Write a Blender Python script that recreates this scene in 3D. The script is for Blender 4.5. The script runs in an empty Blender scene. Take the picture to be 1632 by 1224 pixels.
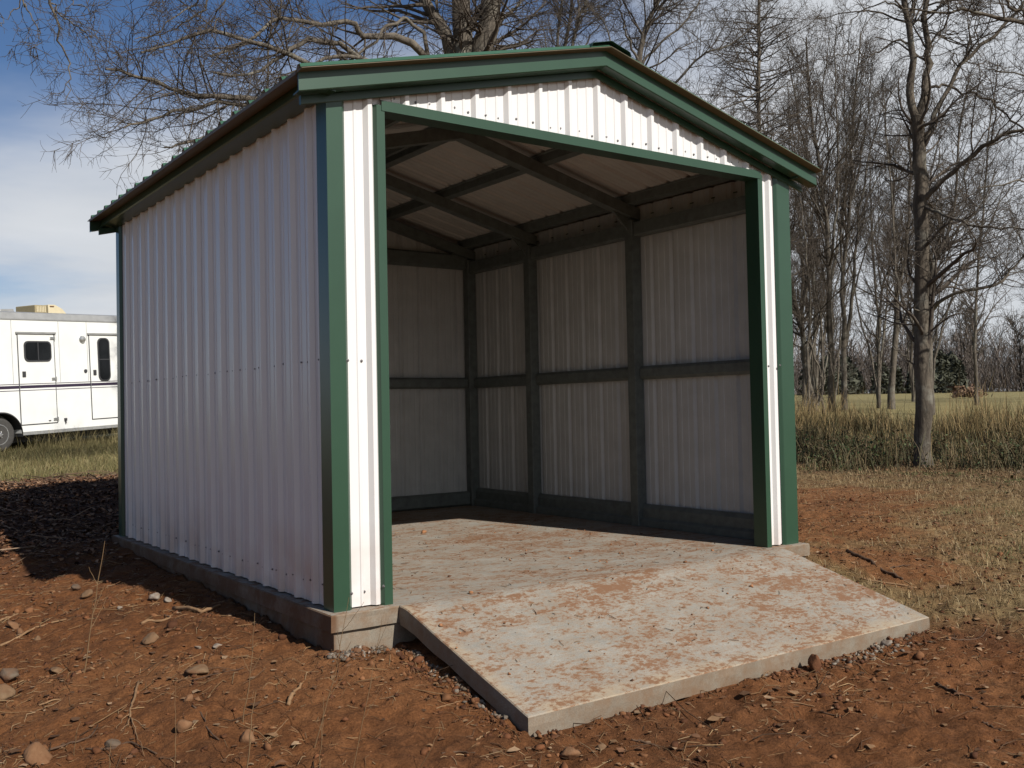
import bpy, math, random
import numpy as np
from mathutils import Matrix, Vector

# ------------------------------------------------------------------ camera, sky, sun, exposure
scene = bpy.context.scene
COL = scene.collection
cam = bpy.data.cameras.new('camera')
cam.sensor_width = 36.0
cam.lens = 36.0 * 1565.27 / 1632.0
cam.clip_start = 0.05
cam.clip_end = 3000.0
cam_ob = bpy.data.objects.new('camera', cam)
COL.objects.link(cam_ob)
scene.camera = cam_ob
YAW, PITCH, ROLL = -0.62280, 0.0250, -0.0205
CAM = np.array([-2.1636, -4.5969, 1.0149])
_f = np.array([-math.sin(YAW) * math.cos(PITCH), math.cos(YAW) * math.cos(PITCH), math.sin(PITCH)])
_r = np.array([math.cos(YAW), math.sin(YAW), 0.0])
_u = np.cross(_r, _f)
_r2 = _r * math.cos(ROLL) + _u * math.sin(ROLL)
_u2 = -_r * math.sin(ROLL) + _u * math.cos(ROLL)
cam_ob.matrix_world = Matrix(((_r2[0], _u2[0], -_f[0], CAM[0]), (_r2[1], _u2[1], -_f[1], CAM[1]),
                              (_r2[2], _u2[2], -_f[2], CAM[2]), (0, 0, 0, 1)))

SUN_TO = Vector((0.17, -0.985 * 0.775 / 0.7746, 0.8127)).normalized()   # direction towards the sun
SUN_EL = math.asin(SUN_TO.z)
SUN_AZ = math.atan2(SUN_TO.x, SUN_TO.y)
world = bpy.data.worlds.new('World')
scene.world = world
world.use_nodes = True
wn, wl = world.node_tree.nodes, world.node_tree.links
wn.clear()
w_out = wn.new('ShaderNodeOutputWorld')
w_bg = wn.new('ShaderNodeBackground')
w_bg.inputs['Strength'].default_value = 0.05
sky = wn.new('ShaderNodeTexSky')
sky.sky_type = 'NISHITA'
sky.sun_disc = False
sky.sun_elevation = SUN_EL
sky.sun_rotation = SUN_AZ
sky.altitude = 200.0
sky.air_density = 1.0
sky.dust_density = 0.3
sky.ozone_density = 3.0
# cloud cover: stretched noise on the direction, thicker towards the horizon and towards the east
tc = wn.new('ShaderNodeTexCoord')
sep = wn.new('ShaderNodeSeparateXYZ')
wl.new(tc.outputs['Generated'], sep.inputs[0])


def wmath(op, a, b=None, c=None, clamp=False):
    n = wn.new('ShaderNodeMath')
    n.operation = op
    n.use_clamp = clamp
    for i, v in enumerate((a, b, c)):
        if v is None:
            continue
        if isinstance(v, (int, float)):
            n.inputs[i].default_value = v
        else:
            wl.new(v, n.inputs[i])
    return n.outputs[0]


zz = wmath('ADD', wmath('MAXIMUM', sep.outputs[2], 0.0), 0.16)
px = wmath('DIVIDE', sep.outputs[0], zz)
py = wmath('DIVIDE', sep.outputs[1], zz)
comb = wn.new('ShaderNodeCombineXYZ')
wl.new(px, comb.inputs[0])
wl.new(py, comb.inputs[1])
mp = wn.new('ShaderNodeMapping')
mp.inputs['Rotation'].default_value = (0, 0, math.radians(32))
mp.inputs['Location'].default_value = (3.1, 1.4, 0)
mp.inputs['Scale'].default_value = (0.8, 1.15, 1.0)
wl.new(comb.outputs[0], mp.inputs[0])
cn = wn.new('ShaderNodeTexNoise')
cn.inputs['Scale'].default_value = 0.75
cn.inputs['Detail'].default_value = 6.0
cn.inputs['Roughness'].default_value = 0.52
cn.inputs['Distortion'].default_value = 0.35
wl.new(mp.outputs[0], cn.inputs['Vector'])
east = wmath('ADD', wmath('MULTIPLY', sep.outputs[0], 0.84), wmath('MULTIPLY', sep.outputs[1], -0.54))
cov = wmath('ADD', cn.outputs['Fac'], wmath('MULTIPLY', east, 0.60))
cov = wmath('ADD', cov, wmath('MULTIPLY', wmath('MAXIMUM', sep.outputs[2], 0.0), -1.6))
cov = wmath('ADD', cov, 0.63)
mr = wn.new('ShaderNodeMapRange')
mr.interpolation_type = 'SMOOTHSTEP'
mr.inputs['From Min'].default_value = 0.38
mr.inputs['From Max'].default_value = 0.80
mr.inputs['To Max'].default_value = 0.94
wl.new(cov, mr.inputs['Value'])
cn2 = wn.new('ShaderNodeTexNoise')
cn2.inputs['Scale'].default_value = 1.6
cn2.inputs['Detail'].default_value = 5.0
wl.new(mp.outputs[0], cn2.inputs['Vector'])
ccol = wn.new('ShaderNodeMixRGB')
ccol.inputs[1].default_value = (8.2, 8.7, 9.4, 1)
ccol.inputs[2].default_value = (13.2, 13.5, 13.9, 1)
wl.new(cn2.outputs['Fac'], ccol.inputs[0])
cmix = wn.new('ShaderNodeMixRGB')
wl.new(mr.outputs[0], cmix.inputs[0])
blue = wn.new('ShaderNodeMixRGB')
blue.blend_type = 'MULTIPLY'
blue.inputs[0].default_value = 1.0
blue.inputs[2].default_value = (0.89, 1.05, 1.26, 1)
wl.new(sky.outputs[0], blue.inputs[1])
wl.new(blue.outputs[0], cmix.inputs[1])
wl.new(ccol.outputs[0], cmix.inputs[2])
wl.new(cmix.outputs[0], w_bg.inputs['Color'])
wl.new(w_bg.outputs[0], w_out.inputs['Surface'])

sun_d = bpy.data.lights.new('sun', 'SUN')
sun_d.energy = 5.0
sun_d.angle = math.radians(0.53)
sun_d.color = (1.0, 0.962, 0.905)
sun_o = bpy.data.objects.new('sun', sun_d)
sun_o.rotation_euler = SUN_TO.to_track_quat('Z', 'Y').to_euler()
sun_o.location = (5, -20, 25)
COL.objects.link(sun_o)

scene.view_settings.view_transform = 'Standard'
scene.view_settings.look = 'None'
scene.view_settings.gamma = 1.0
scene.view_settings.use_curve_mapping = False
scene.view_settings.exposure = 0.30
scene.render.engine = 'CYCLES'

# ------------------------------------------------------------------ helpers
rng = np.random.default_rng(7)


def tag(o, label=None, cat=None, group=None, kind=None):
    if label:
        o['label'] = label
    if cat:
        o['category'] = cat
    if group:
        o['group'] = group
    if kind:
        o['kind'] = kind
    return o


def link(name, me, parent=None):
    o = bpy.data.objects.new(name, me)
    COL.objects.link(o)
    if parent is not None:
        o.parent = parent
    return o


def empty(name, loc=(0, 0, 0), rot=(0, 0, 0)):
    o = bpy.data.objects.new(name, None)
    o.location = loc
    o.rotation_euler = rot
    o.empty_display_size = 0.2
    COL.objects.link(o)
    return o


def mesh_np(name, verts, quads=None, tris=None, mat=None, smooth=False):
    """fast mesh from numpy arrays"""
    me = bpy.data.meshes.new(name)
    verts = np.asarray(verts, dtype=np.float32).reshape(-1, 3)
    nq = 0 if quads is None else len(quads)
    nt = 0 if tris is None else len(tris)
    me.vertices.add(len(verts))
    me.vertices.foreach_set('co', verts.ravel())
    li = []
    st = []
    p = 0
    if nq:
        li.append(np.asarray(quads, dtype=np.int32).ravel())
        st.append(np.arange(nq, dtype=np.int32) * 4)
        p = nq * 4
    if nt:
        li.append(np.asarray(tris, dtype=np.int32).ravel())
        st.append(p + np.arange(nt, dtype=np.int32) * 3)
    li = np.concatenate(li)
    st = np.concatenate(st)
    me.loops.add(len(li))
    me.loops.foreach_set('vertex_index', li)
    me.polygons.add(len(st))
    me.polygons.foreach_set('loop_start', st)
    if smooth:
        me.polygons.foreach_set('use_smooth', np.ones(len(st), dtype=bool))
    me.update(calc_edges=True)
    if mat:
        me.materials.append(mat)
    return me


class MB:
    """collects shapes for ONE mesh object"""

    def __init__(self):
        self.v, self.f = [], []

    def add(self, vs, fs):
        b = len(self.v)
        self.v += [tuple(map(float, p)) for p in vs]
        self.f += [tuple(i + b for i in f) for f in fs]
        return self

    def hexa(self, p):   # 8 corners: bottom 4 ccw, top 4 ccw
        return self.add(p, [(3, 2, 1, 0), (4, 5, 6, 7), (0, 1, 5, 4), (1, 2, 6, 5), (2, 3, 7, 6), (3, 0, 4, 7)])

    def box(self, a, b):
        x0, y0, z0 = a
        x1, y1, z1 = b
        return self.hexa([(x0, y0, z0), (x1, y0, z0), (x1, y1, z0), (x0, y1, z0),
                          (x0, y0, z1), (x1, y0, z1), (x1, y1, z1), (x0, y1, z1)])

    def prism(self, poly, fn, a, b, caps=True):
        """extrude the 2-D polygon from parameter a to b; fn(u, v, t) gives the point"""
        n = len(poly)
        vs = [fn(u, v, a) for u, v in poly] + [fn(u, v, b) for u, v in poly]
        fs = [(i, (i + 1) % n, n + (i + 1) % n, n + i) for i in range(n)]
        if caps:
            fs += [tuple(range(n - 1, -1, -1)), tuple(range(n, 2 * n))]
        return self.add(vs, fs)

    def strip(self, poly, fn, a, b):
        n = len(poly)
        vs = [fn(u, v, a) for u, v in poly] + [fn(u, v, b) for u, v in poly]
        return self.add(vs, [(i, i + 1, n + i + 1, n + i) for i in range(n - 1)])

    def lathe(self, prof, c, axis, seg=24):
        """prof: list of (radius, offset along axis)"""
        ax = Vector(axis).normalized()
        e1 = ax.orthogonal().normalized()
        e2 = ax.cross(e1)
        vs, fs = [], []
        for r, h in prof:
            for k in range(seg):
                a = 2 * math.pi * k / seg
                vs.append(tuple(Vector(c) + ax * h + (e1 * math.cos(a) + e2 * math.sin(a)) * r))
        for i in range(len(prof) - 1):
            for k in range(seg):
                k2 = (k + 1) % seg
                fs.append((i * seg + k, i * seg + k2, (i + 1) * seg + k2, (i + 1) * seg + k))
        fs.append(tuple(range(seg - 1, -1, -1)))
        fs.append(tuple((len(prof) - 1) * seg + k for k in range(seg)))
        return self.add(vs, fs)

    def build(self, name, mat, parent=None, bevel=0.0, smooth=False):
        me = bpy.data.meshes.new(name)
        me.from_pydata(self.v, [], self.f)
        if smooth:
            for p in me.polygons:
                p.use_smooth = True
        me.materials.append(mat)
        me.update()
        o = link(name, me, parent)
        if bevel:
            m = o.modifiers.new('bevel', 'BEVEL')
            m.width = bevel
            m.segments = 2
            m.limit_method = 'ANGLE'
        return o


# ------------------------------------------------------------------ noise in numpy
def perlin(x, y, seed=0):
    x = np.asarray(x, float)
    y = np.asarray(y, float)
    xi = np.floor(x).astype(np.int64)
    yi = np.floor(y).astype(np.int64)
    xf, yf = x - xi, y - yi

    def grad(ix, iy, dx, dy):
        h = (ix * 374761393 + iy * 668265263 + seed * 974634777) & 0xffffffff
        h = ((h ^ (h >> 13)) * 1274126177) & 0xffffffff
        h = h ^ (h >> 16)
        a = (h & 0xffff) * (2 * np.pi / 65536.0)
        return np.cos(a) * dx + np.sin(a) * dy
    u = xf * xf * xf * (xf * (xf * 6 - 15) + 10)
    v = yf * yf * yf * (yf * (yf * 6 - 15) + 10)
    n00 = grad(xi, yi, xf, yf)
    n10 = grad(xi + 1, yi, xf - 1, yf)
    n01 = grad(xi, yi + 1, xf, yf - 1)
    n11 = grad(xi + 1, yi + 1, xf - 1, yf - 1)
    return (n00 * (1 - u) + n10 * u) * (1 - v) + (n01 * (1 - u) + n11 * u) * v


def fbm(x, y, octv, seed=0, gain=0.5):
    s, a = 0.0, 1.0
    for i in range(octv):
        s = s + a * perlin(x * 2 ** i + 17.3 * i, y * 2 ** i - 9.1 * i, seed + i)
        a *= gain
    return s


def sstep(a, b, x):
    t = np.clip((np.asarray(x, float) - a) / (b - a), 0, 1)
    return t * t * (3 - 2 * t)


# ------------------------------------------------------------------ materials
def mat_new(name):
    m = bpy.data.materials.new(name)
    m.use_nodes = True
    nt = m.node_tree
    return m, nt.nodes, nt.links, nt.nodes['Principled BSDF']


def noise(n, l, scale, detail=4, rough=0.55, vec=None, dist=0.0):
    t = n.new('ShaderNodeTexNoise')
    t.inputs['Scale'].default_value = scale
    t.inputs['Detail'].default_value = detail
    t.inputs['Roughness'].default_value = rough
    t.inputs['Distortion'].default_value = dist
    if vec is not None:
        l.new(vec, t.inputs['Vector'])
    return t.outputs['Fac']


def ramp(n, l, fac, stops):
    r = n.new('ShaderNodeValToRGB')
    els = r.color_ramp.elements
    while len(els) < len(stops):
        els.new(0.5)
    for e, (p, c) in zip(els, stops):
        e.position = p
        e.color = (*c, 1) if len(c) == 3 else c
    l.new(fac, r.inputs[0])
    return r.outputs[0]


def mixc(n, l, fac, a, b, mode='MIX'):
    m = n.new('ShaderNodeMixRGB')
    m.blend_type = mode
    for i, v in ((0, fac), (1, a), (2, b)):
        if isinstance(v, (int, float)):
            m.inputs[i].default_value = v
        elif isinstance(v, tuple):
            m.inputs[i].default_value = (*v, 1)
        else:
            l.new(v, m.inputs[i])
    return m.outputs[0]


def maprange(n, l, v, a, b, c=0.0, d=1.0):
    m = n.new('ShaderNodeMapRange')
    m.inputs['From Min'].default_value = a
    m.inputs['From Max'].default_value = b
    m.inputs['To Min'].default_value = c
    m.inputs['To Max'].default_value = d
    l.new(v, m.inputs['Value'])
    return m.outputs[0]


def vmap(n, l, scale=(1, 1, 1), kind='Object', rot=(0, 0, 0)):
    t = n.new('ShaderNodeTexCoord')
    m = n.new('ShaderNodeMapping')
    m.inputs['Scale'].default_value = scale
    m.inputs['Rotation'].default_value = rot
    l.new(t.outputs[kind], m.inputs[0])
    return m.outputs[0]


def bump(n, l, bsdf, h, strength=0.4, dist=0.01):
    b = n.new('ShaderNodeBump')
    b.inputs['Strength'].default_value = strength
    b.inputs['Distance'].default_value = dist
    l.new(h, b.inputs['Height'])
    l.new(b.outputs[0], bsdf.inputs['Normal'])


def simple(name, col, rough=0.5, var=0.15, scale=8.0, metal=0.0, spec=0.5, bstr=0.0):
    m, n, l, b = mat_new(name)
    v = vmap(n, l)
    f = noise(n, l, scale, 5, 0.6, v)
    lo = tuple(c * (1 - var) for c in col)
    hi = tuple(min(1.0, c * (1 + var)) for c in col)
    l.new(ramp(n, l, f, [(0.3, lo), (0.7, hi)]), b.inputs['Base Color'])
    b.inputs['Roughness'].default_value = rough
    b.inputs['Metallic'].default_value = metal
    b.inputs['Specular IOR Level'].default_value = spec
    if bstr:
        bump(n, l, b, f, bstr, 0.01)
    return m


def m_panel(name, col):
    """factory painted sheet: faint oil-canning, dust at the foot"""
    m, n, l, b = mat_new(name)
    t = n.new('ShaderNodeNewGeometry')
    s = n.new('ShaderNodeSeparateXYZ')
    l.new(t.outputs['Position'], s.inputs[0])
    nv = noise(n, l, 2.2, 5, 0.6, t.outputs['Position'])
    foot = maprange(n, l, s.outputs[2], 0.0, 0.45, 0.85, 0.0)
    mu = n.new('ShaderNodeMath')
    mu.operation = 'MULTIPLY'
    l.new(foot, mu.inputs[0])
    l.new(maprange(n, l, nv, 0.35, 0.75), mu.inputs[1])
    l.new(mixc(n, l, mu.outputs[0], col, (0.40, 0.25, 0.16)), b.inputs['Base Color'])
    b.inputs['Roughness'].default_value = 0.24
    b.inputs['Specular IOR Level'].default_value = 0.45
    bump(n, l, b, noise(n, l, 3.0, 2, 0.5, t.outputs['Position']), 0.16, 0.02)
    return m


M = {}
M['white'] = m_panel('white_sheet_metal', (0.63, 0.615, 0.595))
M['green'] = simple('green_trim_paint', (0.021, 0.054, 0.031), 0.30, 0.06, 4.0, 0.0, 0.5)
M['green_roof'] = simple('green_roof_sheet', (0.032, 0.085, 0.050), 0.4, 0.08, 3.0)
M['tan_under'] = simple('roof_sheet_backer', (0.13, 0.10, 0.055), 0.55, 0.1, 5.0)
M['backer'] = simple('roof_sheet_backer_coat', (0.46, 0.45, 0.43), 0.55, 0.08, 5.0)
M['wall_backer'] = simple('wall_sheet_backer_coat', (0.44, 0.45, 0.445), 0.5, 0.08, 5.0)
M['steel'] = simple('galvanised_frame', (0.125, 0.142, 0.134), 0.5, 0.22, 14.0, 0.25)
M['screw'] = simple('screw_steel', (0.16, 0.15, 0.15), 0.45, 0.1, 5.0, 0.6)
M['screw_white'] = simple('screw_white', (0.6, 0.6, 0.6), 0.4, 0.05, 5.0)


def m_concrete(name, stain, side=False):
    m, n, l, b = mat_new(name)
    g = n.new('ShaderNodeNewGeometry')
    P = g.outputs['Position']
    base = ramp(n, l, noise(n, l, 3.0, 6, 0.65, P), [(0.3, (0.205, 0.192, 0.167)), (0.7, (0.300, 0.285, 0.252))])
    grit = ramp(n, l, noise(n, l, 140.0, 3, 0.7, P), [(0.35, (0.72, 0.72, 0.72)), (0.62, (1.08, 1.06, 1.03))])
    base = mixc(n, l, 0.75, base, grit, 'MULTIPLY')
    if stain > 0:
        # trodden-in clay: big smears broken up by streaks and specks
        mpn = n.new('ShaderNodeMapping')
        mpn.inputs['Scale'].default_value = (0.72, 1.25, 1.25)
        mpn.inputs['Rotation'].default_value = (0, 0, math.radians(12))
        l.new(P, mpn.inputs[0])
        PM = mpn.outputs[0]
        tr = n.new('ShaderNodeMapping')
        tr.inputs['Scale'].default_value = (1.2, 22.0, 4.0)
        tr.inputs['Rotation'].default_value = (0, 0, math.radians(-8))
        l.new(P, tr.inputs[0])
        streak = ramp(n, l, noise(n, l, 2.2, 5, 0.7, tr.outputs[0], 0.6), [(0.3, (0.86, 0.85, 0.83)), (0.7, (1.08, 1.08, 1.07))])
        base = mixc(n, l, 0.8, base, streak, 'MULTIPLY')
        # trowelled border of the ramp, yellowish with dried slurry
        sx = n.new('ShaderNodeSeparateXYZ')
        l.new(P, sx.inputs[0])
        onramp = maprange(n, l, sx.outputs[1], -0.06, -0.10)
        lf = maprange(n, l, sx.outputs[0], 0.43, 0.37)
        fr = maprange(n, l, sx.outputs[1], -1.08, -1.14)
        mxn = n.new('ShaderNodeMath')
        mxn.operation = 'MAXIMUM'
        l.new(lf, mxn.inputs[0])
        l.new(fr, mxn.inputs[1])
        bm = n.new('ShaderNodeMath')
        bm.operation = 'MULTIPLY'
        l.new(mxn.outputs[0], bm.inputs[0])
        l.new(onramp, bm.inputs[1])
        bm2 = n.new('ShaderNodeMath')
        bm2.operation = 'MULTIPLY'
        l.new(bm.outputs[0], bm2.inputs[0])
        l.new(maprange(n, l, noise(n, l, 4.0, 5, 0.65, P), 0.38, 0.62, 0.15, 0.85), bm2.inputs[1])
        base = mixc(n, l, bm2.outputs[0], base, (0.31, 0.245, 0.165))
        big = noise(n, l, 1.25, 5, 0.62, PM, 0.6)
        mid = noise(n, l, 8.5, 8, 0.78, PM, 0.5)
        fine = noise(n, l, 38.0, 4, 0.72, PM)
        a = n.new('ShaderNodeMath')
        a.operation = 'MULTIPLY_ADD'
        l.new(big, a.inputs[0])
        a.inputs[1].default_value = 0.55
        l.new(mid, a.inputs[2])
        a2 = n.new('ShaderNodeMath')
        a2.operation = 'MULTIPLY_ADD'
        l.new(fine, a2.inputs[0])
        a2.inputs[1].default_value = 0.78
        l.new(a.outputs[0], a2.inputs[2])
        film = maprange(n, l, a2.outputs[0], 0.98, 1.27, 0.0, 0.62)
        base = mixc(n, l, film, base, (0.255, 0.170, 0.100))
        clod = maprange(n, l, a2.outputs[0], 1.155, 1.27, 0.0, 0.86 * stain)
        base = mixc(n, l, clod, base, (0.165, 0.078, 0.037))
        speck = maprange(n, l, noise(n, l, 62.0, 4, 0.7, PM), 0.62, 0.70, 0.0, 0.75)
        base = mixc(n, l, speck, base, (0.13, 0.065, 0.035))
    else:
        band = noise(n, l, 9.0, 6, 0.7, P)
        base = mixc(n, l, maprange(n, l, band, 0.35, 0.68, 0.0, 0.75), base, (0.19, 0.115, 0.065))
        base = mixc(n, l, 1.0, base, (0.80, 0.74, 0.66), 'MULTIPLY')
        sxx = n.new('ShaderNodeSeparateXYZ')     # darker brown mixed into the left side, broken up by noise
        l.new(P, sxx.inputs[0])
        pk = n.new('ShaderNodeMath')
        pk.operation = 'MULTIPLY'
        l.new(maprange(n, l, sxx.outputs[0], 0.0, -0.025), pk.inputs[0])
        l.new(maprange(n, l, noise(n, l, 5.0, 6, 0.7, P), 0.32, 0.55, 0.25, 0.95), pk.inputs[1])
        base = mixc(n, l, pk.outputs[0], base, (0.105, 0.055, 0.028))
    l.new(base, b.inputs['Base Color'])
    b.inputs['Roughness'].default_value = 0.88
    b.inputs['Specular IOR Level'].default_value = 0.25
    hh = mixc(n, l, 0.5, noise(n, l, 18.0, 5, 0.6, P), noise(n, l, 160.0, 3, 0.6, P))
    bump(n, l, b, hh, 0.35, 0.006)
    return m


M['slab'] = m_concrete('slab_concrete', 1.0)
M['footing'] = m_concrete('rough_footing_concrete', 0.0)


def m_ground():
    m, n, l, b = mat_new('ground_soil')
    g = n.new('ShaderNodeNewGeometry')
    P = g.outputs['Position']
    at = n.new('ShaderNodeAttribute')
    at.attribute_name = 'zone'
    s = n.new('ShaderNodeSeparateColor')
    l.new(at.outputs['Color'], s.inputs[0])
    n1 = noise(n, l, 0.9, 6, 0.62, P)
    n2 = noise(n, l, 9.0, 6, 0.7, P)
    n3 = noise(n, l, 70.0, 4, 0.7, P)
    clay = ramp(n, l, n1, [(0.28, (0.102, 0.044, 0.019)), (0.5, (0.168, 0.067, 0.0245)), (0.74, (0.215, 0.100, 0.042))])
    clay = mixc(n, l, 0.8, clay, ramp(n, l, n2, [(0.25, (0.55, 0.52, 0.5)), (0.55, (1, 1, 1)), (0.8, (1.35, 1.4, 1.45))]), 'MULTIPLY')
    clay = mixc(n, l, 0.8, clay, ramp(n, l, n3, [(0.28, (0.45, 0.43, 0.42)), (0.72, (1.4, 1.45, 1.5))]), 'MULTIPLY')
    tan = ramp(n, l, n2, [(0.25, (0.10, 0.062, 0.030)), (0.5, (0.19, 0.130, 0.062)), (0.75, (0.27, 0.20, 0.105))])
    tan = mixc(n, l, 0.8, tan, ramp(n, l, n3, [(0.3, (0.6, 0.6, 0.58)), (0.7, (1.3, 1.3, 1.25))]), 'MULTIPLY')
    tan = mixc(n, l, maprange(n, l, noise(n, l, 1.6, 5, 0.6, P), 0.56, 0.70, 0.0, 0.55), tan, (0.075, 0.085, 0.030))
    lit = ramp(n, l, n3, [(0.3, (0.035, 0.018, 0.011)), (0.55, (0.100, 0.046, 0.023)), (0.78, (0.17, 0.085, 0.042))])
    fld = ramp(n, l, n1, [(0.3, (0.16, 0.135, 0.060)), (0.7, (0.24, 0.20, 0.092))])
    c = mixc(n, l, s.outputs[0], clay, tan)
    c = mixc(n, l, s.outputs[1], c, lit)
    c = mixc(n, l, s.outputs[2], c, fld)
    l.new(c, b.inputs['Base Color'])
    b.inputs['Roughness'].default_value = 0.95
    b.inputs['Specular IOR Level'].default_value = 0.12
    n4 = noise(n, l, 26.0, 8, 0.8, P, 0.3)
    bump(n, l, b, mixc(n, l, 0.5, mixc(n, l, 0.45, n2, n3), n4), 1.0, 0.040)
    return m


M['ground'] = m_ground()


def m_attr(name, rough=0.85, spec=0.15, transl=0.0):
    """colour per piece from the attribute 'tint' (each straw, leaf or blade has its own colour)"""
    m, n, l, b = mat_new(name)
    at = n.new('ShaderNodeAttribute')
    at.attribute_name = 'tint'
    g = n.new('ShaderNodeNewGeometry')
    c = mixc(n, l, 0.5, at.outputs['Color'],
             ramp(n, l, noise(n, l, 40.0, 3, 0.6, g.outputs['Position']), [(0.3, (0.6, 0.6, 0.6)), (0.7, (1.3, 1.3, 1.3))]), 'MULTIPLY')
    l.new(c, b.inputs['Base Color'])
    b.inputs['Roughness'].default_value = rough
    b.inputs['Specular IOR Level'].default_value = spec
    return m


M['litter'] = m_attr('loose_litter')
M['blade'] = m_attr('grass_blades', 0.7, 0.25)


def m_stone(name, a, bcol, scale=14.0):
    m, n, l, b = mat_new(name)
    v = vmap(n, l)
    oi = n.new('ShaderNodeObjectInfo')
    c = ramp(n, l, noise(n, l, scale, 6, 0.65, v), [(0.3, a), (0.7, bcol)])
    c = mixc(n, l, maprange(n, l, noise(n, l, scale * 0.5, 4, 0.6, v, 0.5), 0.40, 0.62, 0.0, 0.75), c, (0.125, 0.055, 0.024))
    l.new(c, b.inputs['Base Color'])
    b.inputs['Roughness'].default_value = 0.9
    b.inputs['Specular IOR Level'].default_value = 0.2
    bump(n, l, b, noise(n, l, scale * 3, 5, 0.65, v), 0.5, 0.01)
    return m


M['st_tan'] = m_stone('tan_stone', (0.105, 0.062, 0.033), (0.19, 0.125, 0.070))
M['st_grey'] = m_stone('grey_stone', (0.075, 0.052, 0.035), (0.135, 0.105, 0.075))
M['st_white'] = m_stone('pale_concrete_lump', (0.16, 0.13, 0.10), (0.29, 0.255, 0.21))
M['st_orange'] = m_stone('orange_stone', (0.13, 0.062, 0.028), (0.22, 0.125, 0.066))
M['st_clay'] = m_stone('clay_clod', (0.08, 0.032, 0.015), (0.14, 0.056, 0.025))


def m_bark(name, a, bcol, sc=9.0):
    m, n, l, b = mat_new(name)
    g = n.new('ShaderNodeNewGeometry')
    mpn = n.new('ShaderNodeMapping')
    mpn.inputs['Scale'].default_value = (1, 1, 0.22)
    l.new(g.outputs['Position'], mpn.inputs[0])
    f = noise(n, l, sc, 7, 0.72, mpn.outputs[0], 0.4)
    c = ramp(n, l, f, [(0.3, a), (0.68, bcol)])
    c = mixc(n, l, maprange(n, l, noise(n, l, 2.3, 5, 0.65, g.outputs['Position']), 0.52, 0.68, 0.0, 0.55), c, (0.24, 0.23, 0.19))
    l.new(c, b.inputs['Base Color'])
    b.inputs['Roughness'].default_value = 0.92
    b.inputs['Specular IOR Level'].default_value = 0.15
    bump(n, l, b, noise(n, l, sc * 2.2, 6, 0.7, mpn.outputs[0]), 0.9, 0.03)
    return m


M['bark'] = m_bark('tree_bark', (0.056, 0.047, 0.038), (0.168, 0.143, 0.112))
M['bark_dark'] = m_bark('dark_tree_bark', (0.040, 0.033, 0.026), (0.140, 0.116, 0.088))
M['twig'] = simple('twig_bark', (0.082, 0.067, 0.053), 0.9, 0.4, 3.0, 0, 0.15)
M['wood_pale'] = simple('weathered_root', (0.20, 0.118, 0.060), 0.85, 0.3, 25.0, 0, 0.2, 0.4)
M['wood_dark'] = simple('dark_stick_bark', (0.080, 0.048, 0.030), 0.9, 0.35, 25.0, 0, 0.15, 0.4)
M['stem'] = simple('dry_weed_stem', (0.17, 0.105, 0.052), 0.8, 0.25, 20.0, 0, 0.2)
M['evergreen'] = m_attr('evergreen_needles', 0.8, 0.2)
# trailer
M['tr_white'] = simple('trailer_white_paint', (0.68, 0.68, 0.65), 0.3, 0.05, 2.0)
M['tr_grey'] = simple('trailer_aluminium_rail', (0.30, 0.30, 0.29), 0.45, 0.12, 6.0, 0.3)
M['tr_chrome'] = simple('bright_metal', (0.55, 0.55, 0.53), 0.3, 0.1, 8.0, 0.8)
M['tr_dark'] = simple('dark_rubber_seal', (0.03, 0.03, 0.032), 0.6, 0.1, 8.0)
M['tr_stripe'] = simple('dark_violet_stripe', (0.030, 0.020, 0.040), 0.4, 0.1, 4.0)
M['tr_glass'] = simple('tinted_trailer_glass', (0.008, 0.009, 0.010), 0.06, 0.1, 3.0)
M['tyre'] = simple('tyre_rubber', (0.045, 0.042, 0.038), 0.85, 0.2, 20.0)
M['ac_beige'] = simple('beige_plastic', (0.52, 0.45, 0.30), 0.5, 0.06, 6.0)
M['ac_grille'] = simple('beige_grille', (0.27, 0.22, 0.12), 0.6, 0.15, 30.0)
# ------------------------------------------------------------------ ground
W, D = 3.66, 4.22          # shed footprint, metres
CTRL = np.array([
    (-1.6, -.5, -.36), (-.4, -2.1, -.40), (0, -1.5, -.39), (.34, -1.25, -.40), (1.1, -1.25, -.405), (1.8, -1.25, -.395), (2.6, -1.25, -.39), (3.36, -1.25, -.375), (1.5, -2.7, -.42),
    (4, -1.9, -.36), (-2.2, -4.6, -.52), (0, -5, -.5), (5, -4, -.4), (-.12, -.12, -.20), (.25, -.2, -.195), (.3, -.6, -.250), (.28, -.9, -.325),
    (-.12, 1, -.155), (-.1, 2, -.115), (-.1, 3.1, -.085), (-.1, 4.2, -.075), (-1, 1, -.26), (-1.2, 2.7, -.24), (-2, 1, -.30), (-.9, 3.5, -.17), (3.75, -.15, -.11),
    (3.45, -.6, -.21), (4.8, .3, -.14), (6, 0, -.15), (9.9, 1.5, -.06), (10, 5, -.03), (13, 3, .02), (15.8, 6.5, .12), (21, 13, .75),
    (24.8, 13, .8), (20, 0, .25), (.3, 7.7, .19), (-2, 7.5, .17), (-3, 4.5, -.04), (1.5, 7.5, .18), (0, 12, .20), (1, 18.2, .30), (4, 19.5, .38),
    (-3, 16, .27), (6, 12, .25), (10, 13, .42), (30, 30, 1.0), (60, 40, 1.3), (150, 75, 2.0), (120, 92, 2.25), (0, 60, 1.0), (-50, 60, 1.0),
    (0, 150, 2.0), (-100, 0, 0.0), (100, -50, .6), (0, -100, -1.0), (45, 10, .7), (70, 5, 1.0), (4.3, 2.2, -.06), (4.2, 5, -.02), (2, 5.2, .0)])


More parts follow.
